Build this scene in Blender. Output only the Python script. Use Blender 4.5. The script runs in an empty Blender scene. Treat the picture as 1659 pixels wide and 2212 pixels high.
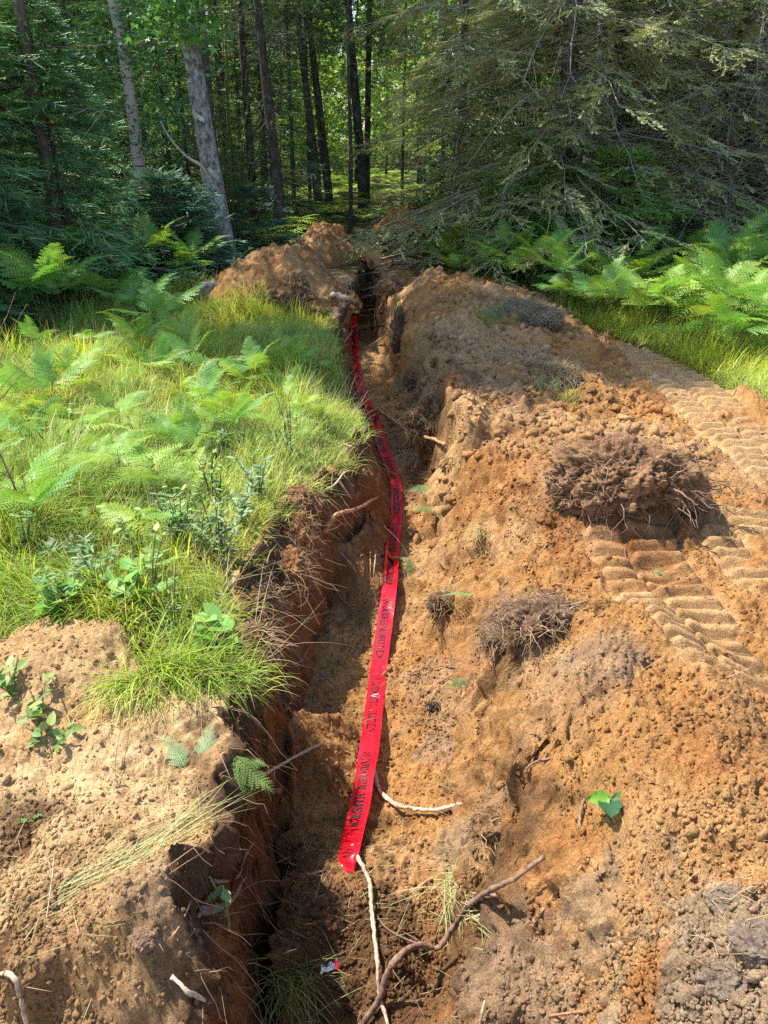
import bpy, math, random
import numpy as np
from mathutils import Vector, Matrix, geometry

# ------------------------------------------------------------------ camera, sky, sun, exposure
SC = bpy.context.scene
COL = SC.collection
CAM_H, PITCH = 1.75, math.radians(26.0)
cam_d = bpy.data.cameras.new("camera")
cam_d.sensor_fit = 'VERTICAL'
cam_d.sensor_height = 36.0
cam_d.lens = 36.0 * 1659.0 / 2212.0
cam_d.clip_start = 0.05
cam_d.clip_end = 1000.0
cam = bpy.data.objects.new("camera", cam_d)
COL.objects.link(cam)
cam.location = (0, 0, CAM_H)
cam.rotation_euler = (math.pi / 2 - PITCH, 0, 0)
SC.camera = cam

SUN_DIR = Vector((-0.52, 0.27, 1.0)).normalized()      # towards the sun
world = bpy.data.worlds.new("World")
SC.world = world
world.use_nodes = True
nt = world.node_tree
sky = nt.nodes.new("ShaderNodeTexSky")
sky.sky_type = 'NISHITA'
sky.sun_disc = False
sky.sun_elevation = math.asin(SUN_DIR.z)
sky.sun_rotation = math.atan2(SUN_DIR.x, SUN_DIR.y)
nt.links.new(sky.outputs[0], nt.nodes["Background"].inputs[0])
nt.nodes["Background"].inputs[1].default_value = 0.15
sun_d = bpy.data.lights.new("sun", 'SUN')
sun_d.energy = 4.4
sun_d.angle = math.radians(0.5)
sun_d.color = (1.0, 0.95, 0.86)
sun = bpy.data.objects.new("sun", sun_d)
COL.objects.link(sun)
sun.rotation_euler = SUN_DIR.to_track_quat('Z', 'Y').to_euler()
SC.view_settings.view_transform = 'Standard'
SC.view_settings.look = 'None'
SC.view_settings.gamma = 1.0
SC.view_settings.exposure = 1.32
SC.cycles.max_bounces = 6
SC.cycles.diffuse_bounces = 3
SC.cycles.glossy_bounces = 2
SC.cycles.transmission_bounces = 4
SC.cycles.transparent_max_bounces = 4
SC.cycles.use_denoising = False
SC.cycles.sample_clamp_indirect = 6.0

# ------------------------------------------------------------------ helpers: numbers and noise
rng = np.random.default_rng(11)
random.seed(5)

def U01(n=None, a=0.0, b=1.0):
    return rng.uniform(a, b, n)

def _hash(ix, iy, iz, seed):
    h = (ix.astype(np.int64) * 374761393 + iy.astype(np.int64) * 668265263
         + iz.astype(np.int64) * 2147483647 + seed * 974634777) & 0xFFFFFFFF
    h = ((h ^ (h >> 13)) * 1274126177) & 0xFFFFFFFF
    h = ((h ^ (h >> 16)) * 2246822519) & 0xFFFFFFFF
    return ((h ^ (h >> 15)) & 0xFFFFFF) / float(0xFFFFFF)

def noise3(x, y, z, seed=0):
    """value noise in -1..1"""
    xi, yi, zi = np.floor(x), np.floor(y), np.floor(z)
    fx, fy, fz = x - xi, y - yi, z - zi
    fx, fy, fz = [f * f * (3 - 2 * f) for f in (fx, fy, fz)]
    r = 0
    for a in (0, 1):
        wx = fx if a else 1 - fx
        for b in (0, 1):
            wy = fy if b else 1 - fy
            for c in (0, 1):
                wz = fz if c else 1 - fz
                r = r + _hash(xi + a, yi + b, zi + c, seed) * wx * wy * wz
    return r * 2 - 1

def fbm(x, y, z=None, octv=4, seed=0, gain=0.5):
    x = np.asarray(x, float); y = np.asarray(y, float)
    z = np.zeros_like(x) if z is None else z
    s, a, f = 0, 1.0, 1.0
    for o in range(octv):
        s = s + a * noise3(x * f + 17.3 * o, y * f - 9.1 * o, z * f + 4.7 * o, seed + o)
        a *= gain; f *= 2.03
    return s

def worley(x, y, seed=0):
    """distance to the nearest of jittered points, 0..~1, and a random per cell"""
    xi, yi = np.floor(x), np.floor(y)
    best = np.full(x.shape, 9.0); cid = np.zeros(x.shape)
    zz = np.zeros_like(xi)
    for a in (-1, 0, 1):
        for b in (-1, 0, 1):
            hx = _hash(xi + a, yi + b, zz, seed); hy = _hash(xi + a, yi + b, zz, seed + 7)
            d = np.hypot(xi + a + hx - x, yi + b + hy - y)
            m = d < best
            best = np.where(m, d, best); cid = np.where(m, hx * 0.6 + hy * 0.4, cid)
    return best, cid

def sstep(a, b, x):
    t = np.clip((x - a) / (b - a), 0, 1)
    return t * t * (3 - 2 * t)

def inpoly(px, py, poly):
    poly = np.asarray(poly); c = np.zeros(px.shape, bool)
    j = len(poly) - 1
    for i in range(len(poly)):
        xi, yi = poly[i]; xj, yj = poly[j]
        if yi != yj:
            c ^= ((yi > py) != (yj > py)) & (px < (xj - xi) * (py - yi) / (yj - yi) + xi)
        j = i
    return c

# a point of the photograph (1659 x 2212 units) put at height Z
SP, CP = math.sin(PITCH), math.cos(PITCH)
def ray(U, V):
    x = (U - 829.5) / 1659.0; v = (V - 1106.0) / 1659.0
    return np.array((x, CP - v * SP, -(SP + v * CP)))
def P(U, V, Z=0.0):
    d = ray(U, V); t = (Z - CAM_H) / d[2]
    return (d[0] * t, d[1] * t, Z)

# ------------------------------------------------------------------ helpers: meshes and objects
def mesh_np(name, V, faces, mat=None, col=None, smooth=False):
    V = np.asarray(V, np.float32)
    if not isinstance(faces, (list, tuple)): faces = [faces]
    faces = [np.asarray(f, np.int64) for f in faces if len(f)]
    me = bpy.data.meshes.new(name)
    me.vertices.add(len(V)); me.vertices.foreach_set('co', V.ravel())
    nl = sum(f.size for f in faces); npoly = sum(len(f) for f in faces)
    me.loops.add(nl); me.polygons.add(npoly)
    me.loops.foreach_set('vertex_index', np.concatenate([f.ravel() for f in faces]).astype(np.int32))
    st, o = [], 0
    for f in faces:
        st.append(o + np.arange(len(f)) * f.shape[1]); o += f.size
    me.polygons.foreach_set('loop_start', np.concatenate(st).astype(np.int32))
    me.update(calc_edges=True)
    if smooth: me.polygons.foreach_set('use_smooth', np.ones(npoly, bool))
    if col is not None:
        at = me.color_attributes.new('Col', 'FLOAT_COLOR', 'POINT')
        c = np.ones((len(V), 4), np.float32); c[:, :3] = col
        at.data.foreach_set('color', c.ravel())
    if mat: me.materials.append(mat)
    return me

def link(name, me, parent=None, loc=None):
    o = bpy.data.objects.new(name, me); COL.objects.link(o)
    if parent is not None: o.parent = parent
    if loc is not None: o.location = loc
    return o
def empty(name, loc, rz=0.0):
    o = bpy.data.objects.new(name, None); COL.objects.link(o)
    o.empty_display_size = 0.1; o.location = loc; o.rotation_euler[2] = rz
    return o
def tag(o, label, cat, group=None, kind=None):
    if label: o['label'] = label
    if cat: o['category'] = cat
    if group: o['group'] = group
    if kind: o['kind'] = kind
    return o
def copy_tree(o, parent=None):
    c = o.copy(); COL.objects.link(c); c.parent = parent
    for ch in list(o.children): copy_tree(ch, c)
    return c

class MB:
    """collects pieces (verts, faces, colours) into one mesh"""
    def __init__(s): s.v, s.f, s.c, s.n = [], [], [], 0
    def add(s, V, F, C=None):
        if not isinstance(F, (list, tuple)): F = [F]
        s.v.append(V); s.c.append(np.broadcast_to(np.asarray(C if C is not None else (1, 1, 1), float), (len(V), 3)))
        for f in F: s.f.append(np.asarray(f) + s.n)
        s.n += len(V); return s
    def mesh(s, name, mat, smooth=False):
        ks = {}
        for f in s.f: ks.setdefault(f.shape[1], []).append(f)
        return mesh_np(name, np.concatenate(s.v), [np.concatenate(v) for v in ks.values()], mat, np.concatenate(s.c), smooth)

def tubes(Pt, R, sides=3):
    """Pt (n,k,3) polylines, R (n,k) radii -> verts, quads, tip tris skipped"""
    Pt = np.asarray(Pt, float); R = np.asarray(R, float)
    n, k, _ = Pt.shape
    T = np.gradient(Pt, axis=1); T /= np.linalg.norm(T, axis=2, keepdims=True) + 1e-9
    ref = np.where(np.abs(T[:, :1, 2:3]) > 0.9, np.array([[[1., 0, 0]]]), np.array([[[0, 0, 1.]]]))
    ref = np.broadcast_to(ref, T.shape)
    A = np.cross(T, ref); A /= np.linalg.norm(A, axis=2, keepdims=True) + 1e-9
    B = np.cross(T, A)
    th = np.arange(sides) * 2 * math.pi / sides
    V = Pt[:, :, None] + R[:, :, None, None] * (A[:, :, None] * np.cos(th)[:, None] + B[:, :, None] * np.sin(th)[:, None])
    V = V.reshape(-1, 3)
    i = np.arange(n)[:, None, None] * k * sides; j = np.arange(k - 1)[None, :, None] * sides; a = np.arange(sides)[None, None]
    b = (a + 1) % sides
    F = np.stack([i + j + a, i + j + b, i + j + sides + b, i + j + sides + a], -1).reshape(-1, 4)
    return V, F

def catmull(pts, m=8):
    p = np.asarray(pts, float)
    p = np.vstack([2 * p[0] - p[1], p, 2 * p[-1] - p[-2]])
    out = []
    for i in range(1, len(p) - 2):
        for t in np.arange(m) / m:
            out.append(0.5 * (2 * p[i] + (p[i + 1] - p[i - 1]) * t + (2 * p[i - 1] - 5 * p[i] + 4 * p[i + 1] - p[i + 2]) * t * t
                              + (3 * p[i] - p[i - 1] - 3 * p[i + 1] + p[i + 2]) * t ** 3))
    out.append(p[-2]); return np.array(out)

def frames(d, roll=None):
    """rotation matrices (n,3,3) whose x axis is d, z roughly up, then rolled"""
    d = np.asarray(d, float); d = d / (np.linalg.norm(d, axis=1, keepdims=True) + 1e-9)
    up = np.where(np.abs(d[:, 2:3]) > 0.95, np.array([[1., 0, 0]]), np.array([[0, 0, 1.]]))
    y = np.cross(up, d); y /= np.linalg.norm(y, axis=1, keepdims=True) + 1e-9
    z = np.cross(d, y)
    if roll is not None:
        c, s = np.cos(roll)[:, None], np.sin(roll)[:, None]
        y, z = y * c + z * s, -y * s + z * c
    return np.stack([d, y, z], axis=2)

def inst(tv, tfs, R, T, S):
    """template copied by rotation R (n,3,3), place T (n,3), size S (n,)"""
    n, m = len(T), len(tv)
    V = np.einsum('nij,mj->nmi', R, tv) * np.asarray(S).reshape(n, 1, -1) + T[:, None]
    off = (np.arange(n) * m)[:, None, None]
    if not isinstance(tfs, (list, tuple)): tfs = [tfs]
    return V.reshape(-1, 3), [(np.asarray(tf)[None] + off).reshape(-1, np.asarray(tf).shape[1]) for tf in tfs]

def percol(C, m):           # per-instance colour to per-vertex
    return np.repeat(C, m, axis=0)

def vary(base, n, dv=0.25, dh=0.08):
    base = np.asarray(base, float)
    c = base[None] * (1 + rng.uniform(-dv, dv, (n, 1))) * (1 + rng.uniform(-dh, dh, (n, 3)))
    return np.clip(c, 0, 1)

# ------------------------------------------------------------------ materials
def new_mat(name):
    m = bpy.data.materials.new(name); m.use_nodes = True
    t = m.node_tree; b = t.nodes['Principled BSDF']
    return m, t, b
def N(t, typ, **kw):
    n = t.nodes.new(typ)
    for k, v in kw.items():
        if k in n.inputs: n.inputs[k].default_value = v
        else: setattr(n, k, v)
    return n
def mixc(t, a, b, fac, blend='MIX'):
    n = t.nodes.new('ShaderNodeMix'); n.data_type = 'RGBA'; n.blend_type = blend
    for s, v in ((n.inputs[0], fac), (n.inputs[6], a), (n.inputs[7], b)):
        if hasattr(v, 'is_linked'): t.links.new(v, s)
        elif isinstance(v, (int, float)): s.default_value = v
        else: s.default_value = (*v, 1)
    return n.outputs[2]
def ramp(t, src, p0, p1, c0=(0, 0, 0), c1=(1, 1, 1)):
    r = t.nodes.new('ShaderNodeValToRGB'); e = r.color_ramp.elements
    e[0].position, e[1].position = p0, p1; e[0].color, e[1].color = (*c0, 1), (*c1, 1)
    t.links.new(src, r.inputs[0]); return r.outputs[0]
def bump(t, b, h, strength, dist, prev=None):
    n = t.nodes.new('ShaderNodeBump'); n.inputs['Strength'].default_value = strength; n.inputs['Distance'].default_value = dist
    t.links.new(h, n.inputs['Height'])
    if prev: t.links.new(prev, n.inputs['Normal'])
    if b: t.links.new(n.outputs[0], b.inputs['Normal'])
    return n.outputs[0]
def objco(t):
    return N(t, 'ShaderNodeTexCoord').outputs['Object']
def nz(t, co, scale, detail=4, rough=0.6):
    n = N(t, 'ShaderNodeTexNoise', Scale=scale, Detail=detail, Roughness=rough)
    t.links.new(co, n.inputs['Vector']); return n.outputs[0]

def leaf_mat(name, trans=0.35, rough=0.5, spec=0.35, tint=(1.25, 1.2, 0.55)):
    m, t, b = new_mat(name)
    at = N(t, 'ShaderNodeAttribute', attribute_name='Col')
    t.links.new(at.outputs[0], b.inputs['Base Color'])
    b.inputs['Roughness'].default_value = rough; b.inputs['Specular IOR Level'].default_value = spec
    tr = N(t, 'ShaderNodeBsdfTranslucent')
    t.links.new(mixc(t, at.outputs[0], tint, 1.0, 'MULTIPLY'), tr.inputs[0])
    mx = N(t, 'ShaderNodeMixShader'); mx.inputs[0].default_value = trans
    t.links.new(b.outputs[0], mx.inputs[1]); t.links.new(tr.outputs[0], mx.inputs[2])
    t.links.new(mx.outputs[0], t.nodes['Material Output'].inputs[0])
    return m
def soil_mat(name, k=1.0):
    m, t, b = new_mat(name)
    at = N(t, 'ShaderNodeAttribute', attribute_name='Col'); co = objco(t)
    n1 = nz(t, co, 14, 6, 0.7); n2 = nz(t, co, 160, 4, 0.7)
    c = mixc(t, at.outputs[0], ramp(t, n1, 0.3, 0.72, (0.66, 0.62, 0.58), (1.28, 1.27, 1.25)), 1.0, 'MULTIPLY')
    c = mixc(t, c, ramp(t, n2, 0.34, 0.62, (0.62, 0.58, 0.54), (1.18, 1.18, 1.18)), 0.85, 'MULTIPLY')
    t.links.new(c, b.inputs['Base Color'])
    b.inputs['Roughness'].default_value = 0.95; b.inputs['Specular IOR Level'].default_value = 0.08
    vo = N(t, 'ShaderNodeTexVoronoi', Scale=75.0); t.links.new(co, vo.inputs['Vector'])
    b0 = bump(t, None, vo.outputs[0], 0.7 * k, -0.010)
    b1 = bump(t, None, nz(t, co, 38, 5, 0.75), 0.9 * k, 0.022, b0)
    bump(t, b, nz(t, co, 170, 5, 0.8), 0.9 * k, 0.009, b1)
    return m
def bark_mat(name, c0, c1, c2=None, scale=9, stretch=0.25, rough=0.9, bstr=0.8, patch=(0.55, 0.62)):
    m, t, b = new_mat(name); co = objco(t)
    mp = N(t, 'ShaderNodeMapping'); mp.inputs['Scale'].default_value = (1, 1, stretch); t.links.new(co, mp.inputs[0])
    n1 = nz(t, mp.outputs[0], scale * 3, 7, 0.75)
    c = mixc(t, c0, c1, ramp(t, n1, 0.38, 0.62))
    if c2: c = mixc(t, c, c2, ramp(t, nz(t, co, scale, 5, 0.65), *patch))
    t.links.new(c, b.inputs['Base Color']); b.inputs['Roughness'].default_value = rough
    b.inputs['Specular IOR Level'].default_value = 0.15
    bump(t, b, n1, bstr, 0.03)
    return m

M = dict(
    soil=soil_mat('loose_soil'),
    leaf=leaf_mat('leaf'), grass=leaf_mat('grass_blade', 0.48, 0.45, 0.4, (1.25, 1.15, 0.5)),
    fern=leaf_mat('fern_leaf', 0.35, 0.5, 0.35, (1.3, 1.25, 0.6)),
    needle=leaf_mat('needle', 0.12, 0.55, 0.3, (1.2, 1.2, 0.6)),
    twig=leaf_mat('dry_twig', 0.0, 0.85, 0.15),
    bark_dark=bark_mat('dark_bark', (0.035, 0.028, 0.022), (0.13, 0.11, 0.09), (0.17, 0.18, 0.15), 7, 0.3),
    bark_grey=bark_mat('lichen_bark', (0.06, 0.055, 0.05), (0.40, 0.40, 0.37), (0.50, 0.56, 0.42), 6, 0.6, patch=(0.6, 0.64)),
    stick=bark_mat('stick_bark', (0.13, 0.075, 0.05), (0.30, 0.19, 0.13), None, 20, 0.5, bstr=0.4),
    pale=bark_mat('bleached_stick', (0.30, 0.21, 0.14), (0.60, 0.48, 0.35), None, 20, 0.5, bstr=0.4),
    root=bark_mat('root_bark', (0.26, 0.11, 0.05), (0.52, 0.29, 0.16), None, 20, 0.5, bstr=0.4),
    log=bark_mat('old_log', (0.07, 0.06, 0.055), (0.30, 0.29, 0.27), (0.09, 0.14, 0.05), 8, 1.0),
)
# ------------------------------------------------------------------ the terrain
RIM = [P(490, 2330, -.20), P(472, 2215, -.15), P(448, 2130, -.10), P(420, 2050, -.06), P(400, 1985, -.03), P(395, 1930, 0), P(415, 1880, .02), P(474, 1815, .02),
       P(508, 1734, .02), P(502, 1660, .02), P(515, 1560, .02), P(545, 1480, .02), P(535, 1440, .02), P(530, 1413, .02), P(516, 1365, .02),
       P(506, 1300, .03), P(504, 1257, .03), P(556, 1185, .03), P(600, 1095, .03), P(680, 1040, .03), P(740, 985, .02), P(778, 930, .02), P(762, 865, 0),
       P(738, 790, 0), P(728, 720, 0), P(735, 680, 0), P(752, 640, .05), P(775, 600, .05), P(800, 565, .05), P(850, 545, 0)]
strakes = [
    RIM,
    # ledge and foot of the left bank
    [(-1.4, .35, -.5), (-.55, .6, -.6), (-.42, .95, -.75), (-.405, 1.2, -.75), (-.42, 1.5, -.75), (-.425, 1.8, -.8), (-.41, 2.1, -.78), (-.43, 2.35, -.72), (-.45, 2.62, -.7),
     (-.42, 2.95, -.69), (-.37, 3.3, -.68), (-.33, 3.7, -.66), (-.18, 4.1, -.66), (-.0, 4.7, -.66), (-.04, 5.3, -.66), (-.2, 6.0, -.6), (-.3, 6.8, -.56),
     (-.4, 7.6, -.52), (-.37, 8.6, -.48), (-.36, 9.8, -.5), (-.30, 11.0, -.55), (-.17, 12.5, -.55), (.1, 14., -.5)],
    [(x + .085, y, -.13) for (x, y, z) in RIM if 2.3 < y < 5.2], [(x + .15, y, -.30) for (x, y, z) in RIM if 2.3 < y < 5.2],
    # dark crevice and its right lip
    [(-.37, .8, -.95), (-.37, 1.2, -1.1), (-.39, 1.5, -1.25), (-.40, 1.8, -1.3), (-.39, 2.0, -1.1), (-.385, 2.2, -.8)],
    [P(-60, 2120, -.02), P(0, 2105, -.02), P(130, 2085, -.02), P(250, 2055, -.02), P(330, 2040, -.03)],
    [P(-60, 2240, -.24), P(60, 2240, -.22), P(200, 2220, -.15), P(300, 2190, -.08), P(370, 2240, -.11)],
    [(-.28, .8, -.75), (-.32, 1.2, -.75), (-.35, 1.5, -.68), (-.375, 1.8, -.63), (-.36, 2.1, -.66), (-.34, 2.35, -.68)],
    # middle of the floor
    [(-.05, .5, -.62), (-.1, 1.0, -.72), (-.2, 1.35, -.86), (-.22, 1.5, -.8), (-.22, 1.66, -.6), (-.15, 1.95, -.6), (-.06, 2.3, -.66), (0, 2.8, -.68), (.02, 3.4, -.68), (.06, 4.0, -.64), (.08, 4.8, -.66),
     (.02, 5.6, -.63), (-.1, 6.5, -.58), (-.2, 7.5, -.54), (-.28, 8.6, -.48), (-.28, 9.8, -.5), (-.2, 11., -.6), (-.08, 12.5, -.6), (.15, 14., -.5), (.3, 15.2, -.1)],
    # right toe of the floor
    [(.2, .5, -.5), (.22, 1.0, -.6), (.16, 1.5, -.66), (.22, 1.9, -.58), (.31, 2.25, -.6), (.36, 2.66, -.62), (.33, 3.0, -.6), (.30, 3.5, -.58), (.28, 4.3, -.58), (.27, 5.2, -.58), (.25, 5.8, -.57), (.19, 6.9, -.53),
     (.06, 8.2, -.46), (-.12, 9.4, -.48), (-.12, 10.6, -.6), (.0, 12., -.6), (.22, 13.6, -.5)],
    # top of the right bank
    [P(1000, 2330, -.2), P(1020, 2200, -.3), P(1010, 2090, -.35), P(1060, 1960, -.3), P(1070, 1800, -.25), P(1080, 1650, -.2), P(1090, 1530, -.12), P(1090, 1450, -.08),
     P(1130, 1350, -.06), P(1150, 1250, -.04), P(1110, 1140, -.04), P(1075, 1060, -.04), P(1010, 1000, -.06), P(960, 930, -.1), P(935, 860, 0), P(908, 785, .06), P(880, 715, .1), P(856, 660, .1),
     P(822, 615, .1), P(860, 570, .05), P(905, 545, .03)],
    # crest of the near spoil heap, far to near
    [P(1780, 1640, .22), P(1659, 1560, .24), P(1560, 1455, .25), P(1400, 1350, .24), P(1260, 1330, .18), P(1150, 1385, .05)],
    # behind that crest
    [P(1780, 1540, .02), P(1659, 1480, .02), P(1560, 1390, .02), P(1420, 1300, .02), P(1250, 1280, .0), P(1140, 1300, -.03)],
    # body of the heap
    [P(1200, 1560, .1), P(1330, 1650, .16), P(1500, 1750, .24), P(1720, 1850, .3)],
    [P(1110, 1750, -.12), P(1200, 1850, -.02), P(1330, 1950, .08), P(1500, 2050, .22), P(1720, 2150, .32)],
    [P(1100, 2050, -.25), P(1250, 2150, -.12), P(1400, 2250, .08), P(1600, 2330, .28)],
    # flat on the right of the bank
    [P(1180, 1190, .02), P(1120, 1100, .03), P(1100, 1000, .05), P(1120, 930, .06)],
    # shaded berm
    [P(1010, 930, .12), P(985, 860, .2), P(960, 780, .24), P(930, 700, .3), P(930, 640, .34), P(935, 598, .36), P(1000, 605, .34), P(1070, 630, .3), P(1150, 660, .24), P(1200, 690, .16)],
    [P(1150, 890, .04), P(1210, 850, .05), P(1280, 800, .04), P(1300, 740, .02), P(1250, 680, 0), P(1130, 625, 0), P(1020, 585, 0), P(930, 575, 0)],
    [P(1080, 840, .15), P(1120, 760, .16), P(1130, 700, .18)],
]
def build_height():
    pts, z, edges = [], [], []
    for s in strakes:
        for i, (x, y, h) in enumerate(s):
            pts.append(Vector((x, y))); z.append(h)
            if i: edges.append((len(pts) - 2, len(pts) - 1))
    n0 = len(pts)
    for x in np.linspace(-4, 5, 19):
        for y in np.linspace(.2, 17, 35):
            # flat land well left and right of the workings
            rimx = np.interp(y, [r[1] for r in sorted(RIM, key=lambda r: r[1])], [r[0] for r in sorted(RIM, key=lambda r: r[1])])
            if (x < rimx - .35 and y > 1.25) or (x > max(2.0, 2.6 - .1 * y) and y > 4.0) or y > 15.5 or (x > 1.7 and 2.6 < y <= 4.0):
                pts.append(Vector((x, y))); z.append(0.0)
    pts += [Vector((-4, .1)), Vector((5, .1)), Vector((2.2, 1.6)), Vector((3.5, 2.0)), Vector((-2, .9)), Vector((-3, 1.0)), Vector((2.2, .5))]
    z += [-.4, .3, .28, .15, -.4, -.35, .3]
    co, ed, fa, ov, oe, of = geometry.delaunay_2d_cdt(pts, edges, [], 0, 1e-5, True)
    zz = np.zeros(len(co)); P0 = np.array([tuple(p) for p in pts]); z = np.array(z)
    for i, c in enumerate(co):
        if ov[i]: zz[i] = z[ov[i][0]]
        else:
            d = np.hypot(P0[:n0, 0] - c[0], P0[:n0, 1] - c[1]) + 1e-4; k = np.argsort(d)[:4]
            zz[i] = (z[k] / d[k]).sum() / (1 / d[k]).sum()
    res = 0.0125; x0, y0 = -4.0, .1; nx, ny = int(9 / res), int(16.9 / res)
    H = np.zeros((ny, nx)); C = np.array([tuple(c) for c in co])
    for f in fa:
        a, b, c = C[f[0]], C[f[1]], C[f[2]]
        i0, i1 = [int(np.clip(v, 0, nx - 1)) for v in ((min(a[0], b[0], c[0]) - x0) / res, (max(a[0], b[0], c[0]) - x0) / res + 1)]
        j0, j1 = [int(np.clip(v, 0, ny - 1)) for v in ((min(a[1], b[1], c[1]) - y0) / res, (max(a[1], b[1], c[1]) - y0) / res + 1)]
        X, Y = np.meshgrid(x0 + np.arange(i0, i1 + 1) * res, y0 + np.arange(j0, j1 + 1) * res)
        det = (b[1] - c[1]) * (a[0] - c[0]) + (c[0] - b[0]) * (a[1] - c[1])
        if abs(det) < 1e-12: continue
        l1 = ((b[1] - c[1]) * (X - c[0]) + (c[0] - b[0]) * (Y - c[1])) / det
        l2 = ((c[1] - a[1]) * (X - c[0]) + (a[0] - c[0]) * (Y - c[1])) / det
        l3 = 1 - l1 - l2; m = (l1 > -1e-6) & (l2 > -1e-6) & (l3 > -1e-6)
        sub = H[j0:j1 + 1, i0:i1 + 1]; sub[m] = (l1 * zz[f[0]] + l2 * zz[f[1]] + l3 * zz[f[2]])[m]
    def blur(A, r):
        k = np.exp(-np.arange(-3 * r, 3 * r + 1) ** 2 / (2. * r * r)); k /= k.sum()
        for ax in (0, 1):
            A = sum(w * np.roll(A, s - 3 * r, axis=ax) for s, w in enumerate(k))
        return A
    return x0, y0, res, blur(H, 1), blur(H, 4)
HX0, HY0, HR, HM, HS = build_height()
def sample(A, x, y):
    u = np.clip((x - HX0) / HR, 0, A.shape[1] - 1.001); v = np.clip((y - HY0) / HR, 0, A.shape[0] - 1.001)
    i, j = u.astype(int), v.astype(int); fu, fv = u - i, v - j
    return (A[j, i] * (1 - fu) + A[j, i + 1] * fu) * (1 - fv) + (A[j + 1, i] * (1 - fu) + A[j + 1, i + 1] * fu) * fv
_r = sorted(RIM, key=lambda r: r[1]); RY = np.array([r[1] for r in _r]); RX = np.array([r[0] for r in _r])
def rimx(y): return np.interp(y, RY, RX)

def p2(lst): return [P(u, v)[:2] for u, v in lst]
MEADOW_L = p2([(-260, 1500), (-60, 1400), (60, 1385), (150, 1362), (255, 1380), (300, 1440), (330, 1492), (450, 1485), (570, 1470), (560, 1420), (520, 1365), (503, 1300), (502, 1257), (553, 1185),
               (600, 1090), (700, 1030), (770, 955), (786, 925), (764, 860), (740, 790), (730, 720), (728, 690)]) + [(-.6, 8.6), (-1.2, 9.3), (-2.4, 10.5), (-9, 11), (-9, 3)]
MEADOW_R = p2([(1000, 585), (1130, 632), (1240, 700), (1400, 762), (1490, 800), (1560, 840), (1659, 885), (1800, 960)]) + [(6, 4.5), (9, 9), (8, 13), (.5, 13.)]
SANDY_L = None

TRACKS = [  # centre x, half width, y0, y1, bar pitch, depth
    (2.36, .27, 4.0, 7.6, .105, 1.0), (1.16, .23, 2.0, 3.45, .1, 1.0), (1.74, .24, 2.75, 3.6, .1, 1.0), (.95, .2, 6.3, 8.2, .11, .45)]
BOOTS = [(P(925, 1500, -.65), -.9, .13, .055), (P(870, 1620, -.65), -.75, .14, .05), (P(965, 1655, -.62), -.6, .13, .055), (P(905, 1790, -.62), -1.2, .12, .05),
         (P(60, 1640, 0), .3, .12, .05), (P(360, 1660, 0), -.2, .12, .05)]

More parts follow.
